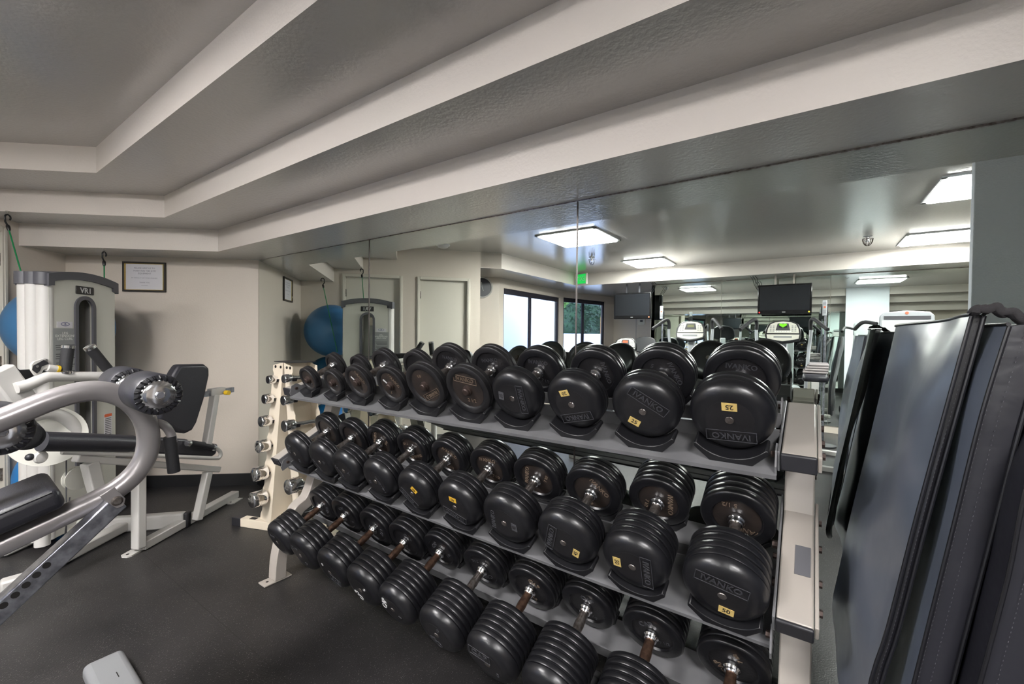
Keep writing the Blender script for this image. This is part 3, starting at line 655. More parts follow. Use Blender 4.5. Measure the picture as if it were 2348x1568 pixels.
f0 = Vector((-3.19, 1.345, .028)); f1 = Vector((-2.45, 1.62, .028)); dft = (f1-f0).normalized(); nft = Vector((-dft.y, dft.x, 0))
for o_, lab in ((Vector((0, 0, 0)), 'foot'), ):
    ft = MB().box((f0+f1)/2, ((f1-f0).length, .056, .056), (dft, nft, EZ)).build('foot', 'cream_powder', tw, bevel=.003)
    MB().box(f0-dft*.02, (.075, .06, .058), (dft, nft, EZ)).build('end_cap', 'dark_plastic', ft, bevel=.004)
    MB().box(f1+dft*.02, (.075, .06, .058), (dft, nft, EZ)).build('end_cap', 'dark_plastic', ft, bevel=.004)
    MB().box(f0+dft*.10+EZ*.0285, (.05, .03, .001), (dft, nft, EZ)).build('decal', 'ink', ft)
MB().bb((-2.93, 1.40, .0), (-2.62, 1.57, .06)).build('base_block', 'cream_powder', tw, bevel=.003)
MB().cyl((-2.88, 1.398, .035), (-2.88, 1.385, .035), .012, 8).build('bolt', 'ink', tw)
cl = [(622, 870, .028), (614, 914, .032), (608, 965, .036), (603, 1022, .041), (596, 1085, .046), (592, 1143, .050)]
cr = [(658, 868, .028), (658, 917, .032), (662, 975, .036), (662, 1045, .041), (674, 1113, .046), (692, 1172, .050)]
on6 = ['topmost', 'second from top', 'third from top', 'fourth from top', 'fifth from top', 'lowest']
for col_, side in ((cl, 'wall side column'), (cr, 'rack side column')):
    for i, (px, py, R) in enumerate(col_):
        L = .045+.0022*i*4; P = onY(px, py, YA-.014-L*.5, 0); X, z = P.x, P.z
        t = thing('chrome_dumbbell', 'small chrome dumbbell, %s in the %s of the cream tower' % (on6[i], side), 'dumbbell', (X, 1.46, z-R), 'chrome dumbbells on the cream tower')
        y0 = YA-.014-L; L2 = L*2+.014*2+(YB_-YA)+.034
        for sg, yy in ((1, y0), (-1, y0+L2)):
            MB().lathe((X, yy, z), EY*sg, [(0, .005), (0, R*.86), (.003, R*.96), (.006, R), (L*.45, R), (L*.46, R*.96), (L*.5, R*.96), (L*.51, R), (L-.006, R), (L-.002, R*.95), (L, R*.8), (L+.001, .012)], 32).build('head', 'chrome', t)
            MB().cyl((X, yy+sg*(L+.001), z), (X, yy+sg*(L+.02), z), .017, 16).build('collar', 'chrome', t)
        MB().lathe((X, y0+L, z), EY, [(0, .0125)]+[(.02+k*.012, (.0125, .0145)[k % 2]) for k in range(int((L2-2*L-.04)/.012))]+[(L2-2*L, .0125)], 20).build('handle', 'chrome', t)
        sgn = -1 if side.startswith('wall') else 1
        for Y in (YA+.002, YB_+.032):
            q = [Vector((X-.022, Y-.011, z-.0155+.0)), Vector((X+.022, Y-.011, z-.0155)), Vector((X+.03*1, Y-.011, z+.004)), Vector((X+.026, Y-.011, z+.004)), Vector((X+.018, Y-.011, z-.012)), Vector((X-.018, Y-.011, z-.012)), Vector((X-.026, Y-.011, z+.004)), Vector((X-.03, Y-.011, z+.004))]
            q2 = [v-EZ*.002 for v in q]; MB().prism(q2, (0, .022, 0)).build('cradle', 'dark_plastic', tw)
# ================================================================== FRAMED NOTICE
def np_(px, py, off=.0): return onP(px, py, A0+NN*off, NN)
q = [np_(283.5, 600.5), np_(382, 601.5), np_(382, 670), np_(283.5, 668.5)]
c = sum(q, Vector())/4; hx = (Vector((q[1].x, q[1].y, 0))-Vector((q[0].x, q[0].y, 0))).length/2; hz = (q[0].z-q[3].z+q[1].z-q[2].z)/4
RN = -WN
t = thing('framed_notice', 'framed printed notice on the pale wall left of the mirror', 'picture', c)
fr = MB(); wd = .014
for dx_, dz_, w_, h_ in ((0, hz-wd/2, 2*hx, wd), (0, -hz+wd/2, 2*hx, wd), (hx-wd/2, 0, wd, 2*hz-2*wd), (-hx+wd/2, 0, wd, 2*hz-2*wd)): fr.box(c+RN*dx_+EZ*dz_+NN*.009, (w_, .018, h_), (RN, NN, EZ))
fr.build('frame', 'frame_black', t, bevel=.002)
gd = MB()
for dx_, dz_, w_, h_ in ((0, hz-wd-.002, 2*hx-2*wd, .004), (0, -hz+wd+.002, 2*hx-2*wd, .004), (hx-wd-.004, 0, .008, 2*hz-2*wd), (-hx+wd+.004, 0, .008, 2*hz-2*wd)): gd.box(c+RN*dx_+EZ*dz_+NN*.009, (w_, .01, h_), (RN, NN, EZ))
gd.build('gold_lip', 'frame_gold', t)
MB().box(c+NN*.005, (2*hx-2*wd, .004, 2*hz-2*wd), (RN, NN, EZ)).build('sheet', 'paper', t)
for k, (ln, s_, y_) in enumerate((('PLEASE HELP US TO', .0185, .58), ('MAINTAIN THE GYM', .0185, .40), ('EQUIPMENT', .0185, .22), ('BY WIPING IT OFF WHEN FINISHED.', .0125, -.08), ('THANK YOU.', .0135, -.38), ('MANAGEMENT', .008, -.58))):
    text('printed_line', ln, c+NN*.0072+EZ*(y_*hz), RN, EZ, s_, 'text_grey', t, ext=.0002, xs=1.0)
# ================================================================== HANGING CORDS
def hook_cord(top, low, lab):
    t = thing('bungee_cord', lab, 'cord', top)
    MB().lathe(top, -EZ, [(0, .012), (.002, .012), (.003, .002), (.01, .002)], 12).build('screw_eye_plate', 'wire', t)
    MB().tube(arc(top-EZ*.018, .009, 0, 2*math.pi, 16, WD, EZ), .0018, 6).build('screw_eye', 'wire', t)
    c_ = top-EZ*.042; h_ = [c_+EZ*.0+WD*(-.018*math.cos(a))+EZ*(.018*math.sin(a)) for a in [math.pi*(-.25+1.25*i/12) for i in range(13)]]
    MB().tube(h_+[c_-EZ*.03+WD*.017, c_-EZ*.05+WD*.004], .005, 10).build('hook', 'hook_black', t)
    j = c_-EZ*.05+WD*.002; d = (Vector(low)-j).normalized()
    MB().lathe(j, d, [(0, .008), (.012, .011), (.03, .010), (.04, .007)], 14).build('ferrule', 'hook_black', t)
    MB().tube([j+d*.035, Vector(low)], .0042, 8).build('cord', 'cord_green', t)
hook_cord(Vector((-4.385*1, .424, Z2)), Vector((-4.10, .55, 1.15)), 'green bungee cord hanging from the higher soffit in front of the blue ball')
hook_cord(Vector((-4.413, .902, Z1)), Vector((-4.20, .86, 1.12)), 'green bungee cord hanging from the lowest soffit behind the tall white machine')
# ================================================================== EXERCISE BALLS
bd = B0+ND*.30; BC = onP(762, 758, bd, ND, 1); BC = onP(762, 758, B0+ND*.302, ND, 1)
for (cx, cy_, cz, R, m, lab) in ((BC.x, BC.y, 1.352, .30, 'ball_blue', 'big blue exercise ball on top of the stack behind the tall white machine'), (BC.x-.02, BC.y+.02, .79, .265, 'ball_teal', 'dark teal exercise ball under the big blue one'), (BC.x, BC.y+.01, .263, .262, 'ball_light_blue', 'light blue exercise ball on the floor, lowest of the stack')):
    ax = Vector((.5, .75, .25)).normalized(); prof = []; n = 60
    for i in range(n+1):
        a = math.pi*i/n; g_ = .9975 if (i % 4 == 0 and 4 < i < 56) else 1.0
        prof.append((-R*math.cos(a), max(R*math.sin(a)*g_, 1e-4)))
    b_ = MB().lathe((cx, cy_, cz), ax, prof, 64).build('exercise_ball', m, origin=(cx, cy_, cz-R)); tag(b_, lab, 'ball', 'stacked exercise balls')
# ================================================================== SELECTORISED LEG MACHINE
S0 = Vector((-3.9, .70, 0)); UW = Vector((.6631, -.7486, 0))    # panel centre line, panel sideways direction (towards photo left)
def tp(wv, z, d=0): return S0+UW*wv+ND*(-d)+EZ*z
vm = thing('leg_extension_machine', 'white seated leg extension machine with a tall weight tower and black pads', 'exercise machine', (S0.x, S0.y, 0))
def topz(wv): return 1.665+.035*(1-(wv/.25)**2)
# front cover with the arched slot
SL, ST_, SB = .066, 1.54, .36
out = [(-.245, .06), (-.245, topz(-.245)-.045), ]
for k in range(13): wv = -.245+.49*k/12; out.append((wv, topz(wv)-.045))
out += [(.245, .06)]
inner = [(SL, SB)]+[(SL*math.cos(a), ST_-SL+SL*math.sin(a)) for a in [math.pi*i/14 for i in range(15)]]+[(-SL, SB)]
mb = MB()
strips = 16
def cover_piece(poly): mb.prism([tp(a, b) for a, b in poly], ND*-.02)
cover_piece([(-.245, .06), (-SL, .06)]+[(-SL, ST_-SL)]+[(-SL, topz(-SL)-.045), (-.245, topz(-.245)-.045)])
cover_piece([(SL, .06), (.245, .06), (.245, topz(.245)-.045), (SL, topz(SL)-.045), (SL, ST_-SL)])
arcp = [(SL*math.cos(a), ST_-SL+SL*math.sin(a)) for a in [math.pi*i/14 for i in range(15)]]
cover_piece([(SL, topz(SL)-.045)]+[(0, topz(0)-.045)]+[(-SL, topz(-SL)-.045)]+arcp[::-1])
cover_piece([(-SL, .06), (SL, .06), (SL, SB), (-SL, SB)])
cov = mb.build('front_cover', 'panel_white', vm)
fr = MB()
rim = [tp(a, b, -.004) for a, b in [(SL, SB)]+arcp+[(-SL, SB), (SL, SB)]]
fr.tube(rim, .012, r2=.006, square=True, hint=ND).build('slot_rim', 'cap_plastic', cov)
# tower side columns, back, plates
for k, (d, wv) in enumerate(((.035, .252), (.085, .262), (.135, .252))):
    MB().cyl(tp(wv-.025, .06, d), tp(wv-.025, 1.615, d), .038, 24).build('side_column', 'white_powder', vm)
    MB().cyl(tp(-wv+.03, .06, d+.01), tp(-wv+.03, 1.615, d+.01), .030, 24).build('side_column', 'white_powder', vm)
MB().prism([tp(-.23, .06, .15), tp(.23, .06, .15), tp(.23, 1.63, .15), tp(-.23, 1.63, .15)], ND*-.015).build('back_cover', 'panel_white', vm)
ws = MB()
for k in range(15): ws.prism([tp(-.10, .10+k*.03, .05), tp(.10, .10+k*.03, .05), tp(.10, .10+k*.03, .12), tp(-.10, .10+k*.03, .12)], EZ*.027)
ws.build('weight_stack', 'dark_plastic', vm)
for wv in (-.055, .055): MB().cyl(tp(wv, .55, .085), tp(wv, 1.62, .085), .009, 12).build('guide_rod', 'chrome', vm)
MB().prism([tp(.012, 1.50, .04), tp(.055, 1.50, .04), tp(.055, 1.41, .04), tp(.012, 1.41, .04)], ND*-.02).build('pulley_bracket', 'cream_powder', vm, bevel=.004)
# cap
cp = []
for k in range(17): wv = -.262+.52*k/16; cp.append((wv, topz(wv)+.002))
cp2 = [(.258, topz(.258)-.072), (.225, topz(.225)-.072), (.218, topz(.22)-.048)]+[(.218-.436*k/14, topz(.218-.436*k/14)-.048) for k in range(15)]+[(-.222, topz(.225)-.07), (-.262, topz(.26)-.072)]
cap = MB().prism([tp(a, b, -.014) for a, b in cp+cp2], ND*-.18).build('top_cap', 'cap_plastic', vm, bevel=.006)
for d in (.035, .085, .135): MB().cyl(tp(.232, 1.60, d), tp(.232, 1.672, d), .046, 24).build('cap_lobe', 'cap_plastic', cap)
# badge, labels
bdg = MB().box(tp(0, 1.588, -.003), (.132, .006, .052), (UW, ND, EZ)).build('badge', 'ink', vm, bevel=.003)
text('badge_lettering', 'VR1', tp(-.004, 1.586, -.0065), -UW, EZ, .048, 'white_mark', vm, ext=.0008, xs=1.05, bold=.02)
lb = MB().box(tp(.143, 1.19, -.002), (.158, .002, .30), (UW, ND, EZ)).build('instruction_label', 'label_grey', vm)
text('label_lettering', 'LEG\nEXTENSION/\nLEG CURL', tp(.143, 1.292, -.0035), -UW, EZ, .021, 'label_text', vm, ext=.0003, spacing=.85, xs=1.1)
for k in range(15):
    if k % 4 == 3: continue
    MB().box(tp(.143+.004*(k % 3), 1.235-k*.0135, -.0034), (.128-.012*(k % 3), .0006, .0045), (UW, ND, EZ)).build('label_line', 'label_dark', vm)
lg = MB().box(tp(.144, 1.362, -.002), (.105, .002, .037), (UW, ND, EZ)).build('logo_plate', 'paper', vm)
MB().tube([tp(.142+.028*math.cos(a), 1.366+.011*math.sin(a), -.0034) for a in [2*math.pi*i/28 for i in range(29)]], .0014, 6).build('logo_ring', 'logo_navy', vm)
text('logo_lettering', 'n', tp(.142, 1.367, -.0036), -UW, EZ, .024, 'logo_navy', vm, ext=.0003, bold=.03)
wl = MB().box(tp(-.178, .655, -.002), (.062, .002, .19), (UW, ND, EZ)).build('warning_label', 'paper', vm)
MB().box(tp(-.178, .737, -.0034), (.062, .001, .02), (UW, ND, EZ)).build('warning_band', 'warn_orange', vm)
for k in range(12): MB().box(tp(-.178, .715-k*.0125, -.0034), (.05, .0006, .004), (UW, ND, EZ)).build('label_line', 'label_dark', vm)
# base and seat frame, traced in the vertical plane through the seat post
PS = Vector((-3.279, .794, 0)); NS = Vector((.93, .367, 0)); DS = Vector((-.367, .93, 0))
def sp(px, py, off=0): return onP(px, py, PS+NS*off, NS)
def fl_(px, py, z=0): return onZ(px, py, z)
g1, g2_ = fl_(322, 1252, .03), fl_(540, 1132, .03)
MB().tube([g1, g2_], .03, r2=.026, square=True, hint=EZ).build('floor_tube', 'white_powder', vm, bevel=.006)
for px, py in ((303, 1268), (535, 1150)):
    q = fl_(px, py); d = (g2_-g1).normalized(); s_ = Vector((d.y, -d.x, 0))
    MB().prism([q+d*.06-s_*.03, q+d*.06+s_*.035, q-d*.04+s_*.035, q-d*.055+s_*.02, q-d*.055-s_*.01, q-d*.04-s_*.03], (0, 0, .008)).build('foot_plate', 'white_powder', vm)
    MB().cyl(q-d*.03+EZ*.008, q-d*.03+EZ*.009, .008, 12).build('bolt_hole', 'ink', vm)
a = tp(.05, .05, .05); b = fl_(424, 1190, .05)
MB().tube([a, b], .028, r2=.05, square=True, hint=EZ).build('floor_tube', 'white_powder', vm, bevel=.012)
d = (b-a).normalized(); MB().tube([b, b+d*.03], .030, r2=.052, square=True, hint=EZ).build('end_cap', 'dark_plastic', vm, bevel=.01)
for P1, P2, r_ in (((0, 1265), (118, 1213), .035), ((0, 1345), (95, 1318), .035), ((120, 1290), (318, 1188), .035)):
    p1 = fl_(*P1, .04); p2 = fl_(*P2, .04); MB().tube([p1, p2], r_, r2=.03, square=True, hint=EZ).build('floor_tube', 'white_powder', vm, bevel=.01)
MB().tube([sp(318, 1256), sp(318, 1052)], .031, r2=.024, square=True, hint=DS).build('seat_post', 'white_powder', vm, bevel=.006)
MB().tube([sp(452, 1192), sp(476, 1082)], .026, r2=.022, square=True, hint=DS).build('seat_post', 'white_powder', vm, bevel=.006)
MB().tube([sp(172, 1050), sp(300, 1060), sp(500, 1076)], .026, r2=.02, square=True, hint=EZ).build('seat_rail', 'white_powder', vm, bevel=.006)
MB().tube([sp(205, 1060), sp(215, 1100), sp(232, 1160)], .03, square=True, hint=DS).build('lever_post', 'white_powder', vm, bevel=.006)
arm_ = smooth_path([sp(142, 1036, .05), sp(300, 1042, .05), sp(480, 1050, .05), sp(503, 1048, .05), sp(504, 1035, .05), sp(490, 1024, .05)], 5)
MB().tube(arm_, .013, 12).build('arm_tube', 'white_powder', vm)
gr = MB().tube([sp(433, 1016, .05), sp(488, 1026, .05)], .018, 20).build('arm_grip', 'foam_grip', vm)
for p_, q_ in (((429, 1015.5), (435, 1016.5)), ((486, 1025.5), (491, 1026.5))): MB().tube([sp(*p_, .05), sp(*q_, .05)], .021, 20).build('grip_ring', 'chrome', gr)
seat = [sp(346, 1003), sp(420, 1006), sp(496, 1018), sp(492, 1040), sp(480, 1048), sp(346, 1040)]
MB().prism([p-NS*.26 for p in seat], NS*.28).build('seat_pad', 'black_pad', vm, bevel=.014, seg=3)
bp = [sp(391, 838), sp(402, 834), sp(448, 834), sp(462, 838), sp(468, 850), sp(462, 900), sp(440, 970), sp(425, 990), sp(405, 993), sp(395, 988)]
bk = [(387, 852), (398, 835), (455, 834), (467, 843), (467, 860), (455, 915), (438, 968), (428, 985), (412, 993), (395, 990), (350, 962), (352, 930), (372, 880)]
MB().prism([sp(*p)-NS*.02 for p in bk], NS*.075).build('backrest', 'black_pad', vm, bevel=.02, seg=3)
MB().tube([sp(462, 905), sp(534, 893)], .012, r2=.018, square=True, hint=EZ).build('back_slide', 'steel', vm)
MB().tube([sp(480, 900), sp(512, 895)], .022, r2=.026, square=True, hint=EZ).build('slide_sleeve', 'white_powder', vm, bevel=.004)
MB().tube([sp(492, 905), sp(474, 1020)], .026, r2=.02, square=True, hint=DS).build('back_post', 'white_powder', vm, bevel=.005)
P = sp(517, 900, .03); MB().cyl(P, P+NS*.03, .017, 20).build('adjust_knob', 'knob_yellow', vm)
MB().tube([sp(95, 1012, .05), sp(196, 1014, .05), sp(298, 1017, .05)], .048, 28).build('thigh_roller', 'black_pad', vm)
# handle bar with two foam grips
hb = smooth_path([sp(36, 890, .02), sp(70, 880, .02), sp(102, 866, .02), sp(125, 863, .02), sp(200, 863, .02), sp(322, 863, .02)], 4)
MB().tube(hb, .026, 20).build('handle_bar', 'white_powder', vm)
for (b_, t_) in (((149, 850), (156, 797)), ((248, 848), (207, 798))):
    p0, p1 = sp(*b_, .02), sp(*t_, .02); dd = (p1-p0).normalized()
    g = MB().cyl(p0, p1, .025, 24).build('foam_grip', 'foam_grip', vm)
    MB().lathe(p1-dd*.004, dd, [(0, .026), (.014, .0265), (.016, .022), (.016, .01), (.010, .008), (.010, 0)], 24).build('grip_ring', 'chrome', g)
    MB().lathe(p0-dd*.014, dd, [(0, .014), (0, .030), (.008, .032), (.014, .027)], 24).build('grip_ring', 'chrome', g)
pl = [(68, 848), (68, 836), (74, 829), (98, 821), (106, 822), (113, 832), (117, 840), (96, 846), (90, 856), (84, 864), (76, 860)]
MB().prism([sp(*p, .01) for p in pl], NS*.015).build('pivot_plate', 'white_powder', vm)
pl2 = [(73, 848), (76, 838), (100, 825), (107, 827), (111, 834), (95, 840), (91, 850), (84, 856)]
MB().prism([sp(*p, .026) for p in pl2], NS*.003).build('index_plate', 'dark_plastic', vm)
for p in ((105, 826), (84, 840)): P = sp(*p, .03); MB().cyl(P, P+NS*.006, .006, 12).build('bolt', 'chrome', vm)
MB().tube([sp(108, 843, .02), sp(128, 846, .02)], .018, 18).build('pivot_tube', 'white_powder', vm); MB().tube([sp(128, 846, .02), sp(134, 847, .02)], .02, 18).build('pull_pin', 'knob_yellow', vm)
# drink tray
ty = Vector((-3.74, .41, 1.095)); tr_ = MB()
tr_.lathe(ty-EZ*.06, EZ, [(0, .055), (.005, .06), (.05, .085), (.065, .115), (.07, .118), (.064, .10), (.05, .075), (.012, .05), (.012, 0)], 32)
for v in tr_.v: v.x = ty.x+(v.x-ty.x)*1.0; v.y = ty.y+(v.y-ty.y)*1.35
tr_.build('cup_tray', 'dark_plastic', vm)
MB().tube([ty-EZ*.04, tp(.27, 1.02, .03)], .015, square=True).build('tray_arm', 'white_powder', vm)
# lever arm, cam and pulley
MB().tube([sp(-6, 846, -.02), sp(28, 890, -.02), sp(62, 935, -.02)], .05, r2=.03, square=True, hint=NS).build('lever_beam', 'white_powder', vm, bevel=.01)
MB().tube(smooth_path([sp(40, 972, -.05), sp(80, 953, -.05), sp(120, 948, -.05), sp(155, 962, -.05), sp(178, 990, -.05), sp(188, 1020, -.05)], 5), .03, 16).build('cam_arm', 'white_powder', vm)
MB().cyl(sp(110, 1000, -.10), sp(110, 1000, -.08), .15, 48).build('cam_plate', 'panel_white', vm)
for px, py, r_ in ((172, 1095, .062), (172, 1225, .05)):
    P = sp(px, py, -.08); MB().lathe(P, NS, [(0, r_), (.004, r_), (.008, r_-.012), (.022, r_-.012), (.026, r_), (.03, r_), (.03, .01)], 32).build('pulley', 'panel_white', vm)
MB().tube([sp(152, 1050, -.06), sp(152, 1240, -.06)], .003, 6).build('cable', 'label_dark', vm); MB().tube([sp(160, 1140, -.06), sp(148, 1235, -.06)], .003, 6).build('cable', 'label_dark', vm)
MB().tube([sp(97, 1250, -.05), sp(97, 1130, -.05)], .03, 18).build('lever_post', 'white_powder', vm)
P = sp(90, 1048, .02); MB().lathe(P, NS, [(0, .024), (.01, .03), (.02, .024), (.022, 0)], 20).build('seat_knob', 'white_powder', vm)
MB().sphere(sp(68, 1048, .02), .017, 20, 12).build('seat_knob', 'dark_plastic', vm); MB().tube([sp(68, 1048, .02), sp(84, 1048, .02)], .008, 10).build('seat_knob_stem', 'steel', vm)
# ================================================================== FOREGROUND LEG CURL / DECLINE BENCH
PA, PB = atZ(365, 905, 1.28), atZ(276, 874, 1.56); AX = (PB-PA); AX.z = 0; AX.normalize(); PM = PA.lerp(PB, .42)
def gp(px, py, off=0): return onP(px, py, PM+AX*off, AX)
bn = thing('decline_bench', 'grey tubular bench in the foreground with chrome ended black rollers', 'exercise bench', onZ(-120, 1480, 0))
loop = smooth_path([gp(-60, 985), gp(-10, 968), gp(50, 944), gp(110, 920), gp(165, 903), gp(215, 896), gp(262, 903), gp(300, 922), gp(328, 955), gp(340, 995), gp(336, 1040), gp(314, 1080), gp(275, 1116), gp(230, 1142), gp(170, 1170), gp(100, 1203), gp(20, 1240), gp(-70, 1283)], 6)
MB().tube(loop, .031, 24, r2=.031, hint=AX).build('loop_tube', 'grey_tube', bn)
MB().tube([gp(8, 965, 0), gp(95, 905, 0)], .004, square=True).build('seam_strip', 'dark_plastic', bn)
def roller(P, d, L, R, m='black_pad'):
    b = MB().lathe(P, d, [(0, .045), (.0, R*.78), (.004, R*.93), (.012, R), (L-.012, R), (L-.004, R*.93), (L, R*.78), (L, .04)], 48).build('roller_pad', m, bn)
    mbp = MB()
    for k in range(22):
        a = 2*math.pi*k/22; e1, e2 = basis(d); v = e1*math.cos(a)+e2*math.sin(a); s_ = e2*math.cos(a)-e1*math.sin(a)
        mbp.tube([P-d*.001+v*(R*.70), P-d*.003+v*(R*.80)+s_*.003, P+d*.003+v*(R*.92)+s_*.006], .0032, 6)
    mbp.build('pleats', 'vinyl_trim', b)
    MB().lathe(P-d*.012, d, [(0, .006), (0, .011), (.003, .013), (.0035, .024), (.006, .038), (.010, R*.70), (.013, R*.72)], 40).build('chrome_cap', 'chrome', b)
    MB().lathe(P-d*.016, d, [(0, 0.001), (0, .010), (.006, .012)], 6).build('cap_bolt', 'steel', b)
    return b
roller(PA, AX, .175, .062); pr = PB+AX*.0; roller(PA+AX*.305, AX, .17, .062)
MB().tube([PA+AX*.02, PA+AX*.47], .014, 16).build('axle', 'chrome', bn)
PL = atZ(4, 990, 1.20); roller(PL, AX, .19, .068); 
b2 = MB().lathe(atZ(62, 1002, 1.50), AX, [(0, .03), (0, .036), (.004, .046), (.16, .046), (.164, .03)], 36).build('rear_roller', 'foam_grip', bn)
MB().tube([PL+AX*.02, PL+AX*.46], .014, 16).build('axle', 'chrome', bn)
# pad
cA, cB = gp(-40, 1205, -.10), gp(140, 1128, -.10); d = (cB-cA).normalized(); n_ = AX.cross(d); n_ = n_ if n_.z > 0 else -n_
cA -= d*.25; Lp = (cB-cA).length
MB().box((cA+cB)/2+AX*.12-n_*.014, (Lp, .25, .062), (d, AX, n_)).build('seat_pad', 'black_pad', bn, bevel=.02, seg=4)
mbs = MB().tube([cA+n_*.012-AX*.006, cB+n_*.012-AX*.006-d*.015], .0035, 8); mbs.build('pad_piping', 'vinyl_trim', bn)
# strut with holes
sA, sB = gp(268, 1146, -.045), gp(-30, 1420, -.045)
sd_ = (sB-sA).normalized(); up_ = AX.cross(sd_); up_ = up_ if up_.z > 0 else -up_
st = MB().box((sA+sB)/2-up_*.004, ((sB-sA).length, .05, .05), (sd_, AX, up_)).build('strut', 'steel', bn, bevel=.004)
for px, py in ((107, 1296), (84, 1318), (60, 1341), (35, 1364), (8, 1388), (-15, 1410)):
    P = onP(px, py, sA-AX*.0256, AX); MB().cyl(P, P-AX*.0008, .0085, 20).build('hole', 'ink', st)
bkp = [(228, 1138), (262, 1116), (288, 1143), (284, 1160), (268, 1166), (245, 1152)]
MB().prism([gp(*p, -.08) for p in bkp], AX*.008).build('bracket', 'grey_tube', bn, bevel=.002)
MB().prism([gp(*p, .0) for p in bkp], AX*.008).build('bracket', 'grey_tube', bn, bevel=.002)
P = gp(268, 1148, -.08); MB().lathe(P, -AX, [(0, .014), (.004, .014), (.005, .010), (.010, .009), (.010, 0)], 24).build('bolt', 'worn_chrome', bn)
# small curved handle with foam grip
hp = smooth_path([gp(342, 972), gp(362, 970), gp(380, 978), gp(392, 996), gp(396, 1015)], 5)
MB().tube(hp, .0135, 16).build('side_handle', 'grey_tube', bn)
MB().tube([gp(389, 1001), gp(399, 1082)], .018, 20).build('side_grip', 'foam_grip', bn)
# support leg and the near foot of the bench
f_a = onZ(262, 1545, .03); f_b = onZ(232, 1506, .03)
dft = Vector((f_b.x-f_a.x, f_b.y-f_a.y, 0)).normalized(); q0 = onZ(243, 1520, .05)
fd = (onZ(232, 1508, .05)-onZ(290, 1620, .05)); fd.z = 0; fd.normalize(); sdv = Vector((-fd.y, fd.x, 0))
e0 = onZ(236, 1502, .06)
MB().box(e0-fd*.45-EZ*.03, (.9, .12, .06), (fd, sdv, EZ)).build('floor_foot', 'foot_grey', bn, bevel=.022, seg=4)
mk = e0-fd*.17+sdv*(-.01)+EZ*.0004; MB().box(mk, (.035, .003, .0006), (fd, sdv, EZ)).build('scratch', 'ink', bn)
sC = sB+sd_*((sB.z-.02)/-sd_.z) if sd_.z < -.1 else Vector((sB.x-.3, sB.y, .02))
MB().box((sB+sC)/2-up_*.004, ((sC-sB).length, .05, .05), (sd_, AX, up_)).build('strut_foot', 'steel', bn)
bs = e0-fd*.86; bs.z = .03
MB().tube([sC+EZ*.01, Vector((sC.x+.1, bs.y-.1, .03)), bs], .03, square=True, hint=EZ).build('floor_tube', 'foot_grey', bn)
MB().tube([gp(-60, 985), gp(-110, 1130), gp(-70, 1283)], .031, 20).build('loop_tube', 'grey_tube', bn)
# ================================================================== HANGING VINYL MATS ON THE RIGHT
def resample(pts, n):
    pts = [Vector(p) for p in pts]; L = [0]
    for a, b in zip(pts, pts[1:]): L.append(L[-1]+(b-a).length)
    out = []
    for i in range(n):
        t = L[-1]*i/(n-1); k = 0
        while k < len(L)-2 and L[k+1] < t: k += 1
        out.append(pts[k].lerp(pts[k+1], (t-L[k])/max(1e-6, L[k+1]-L[k])))
    return out
def vmat(label, far, near, th, nu=14, nv=26, puff=.006, seed=1, m='vinyl_mat', side='vinyl_black', stitch=(.25, .75), group='vinyl mats hanging on the right'):
    rnd = random.Random(seed); fa = resample(smooth_path(far, 8), nv); ne = resample(smooth_path(near, 8), nv)
    c = sum(fa+ne, Vector())/len(fa+ne); zmin = min(p.z for p in fa+ne)
    t = thing('vinyl_mat', label, 'exercise mat', (c.x, c.y, zmin), group)
    ph = [rnd.uniform(0, 6) for _ in range(6)]
    def pt(i, j, off):
        u = i/(nu-1); v = j/(nv-1); p = fa[j].lerp(ne[j], u)
        b = puff*(math.sin(3.1*u*2+ph[0]+4*v)+.8*math.sin(7*v+ph[1]+3*u)+.6*math.sin(13*v-5*u+ph[2]))*math.sin(math.pi*u)**.5
        p = p+Vector((-b, 0, 0)); edge = min(1, min(u, 1-u)*9, min(v, 1-v)*14)
        return p+EX*(off*th+(1-edge)*(.12*th if off == 0 else -.12*th))
    def sheet(off):
        vs = [pt(i, j, off) for j in range(nv) for i in range(nu)]
        return vs, [(j*nu+i, j*nu+i+1, (j+1)*nu+i+1, (j+1)*nu+i) for j in range(nv-1) for i in range(nu-1)]
    vs, fs = sheet(0); MB().add(vs, fs, True).build('face', m, t)
    vs, fs = sheet(1); MB().add(vs, fs, True).build('back', side, t)
    rim = [(i, 0) for i in range(nu)]+[(nu-1, j) for j in range(1, nv)]+[(i, nv-1) for i in range(nu-2, -1, -1)]+[(0, j) for j in range(nv-2, 0, -1)]
    sd = MB(); k = len(rim); A_ = [pt(i, j, 0) for i, j in rim]; B_ = [pt(i, j, 1) for i, j in rim]; ci = sum(A_, Vector())/k
    out = [(p+q)/2+((p-ci).normalized()*.004 if True else Vector()) for p, q in zip(A_, B_)]
    sd.add(A_+out+B_, [(i, (i+1) % k, k+(i+1) % k, k+i) for i in range(k)]+[(k+i, k+(i+1) % k, 2*k+(i+1) % k, 2*k+i) for i in range(k)], True)
    sdo = sd.build('side_band', side, t)
    for off, rr in ((0, .003), (1, .003)):
        MB().tube([pt(nu-1, j, off)-EY*.003 for j in range(nv)], rr, 8).build('piping', 'vinyl_trim', t)
        MB().tube([pt(i, 0, off)+EZ*.003 for i in range(nu)], rr, 8).build('piping', 'vinyl_trim', t)
    if off == 0: MB().tube([pt(0, j, 0) for j in range(nv)], .004, 8).build('piping', 'vinyl_trim', t)
    for s_ in stitch:
        st = MB()
        L = [pt(nu-1, j, 0).lerp(pt(nu-1, j, 1), s_)-EY*.0045 for j in range(nv)]; L = resample(L, 230)
        for a, b in zip(L[::2], L[1::2]): st.tube([a, a.lerp(b, .65)], .00045, 4)
        st.build('stitching', 'stitch', sdo)
    return t
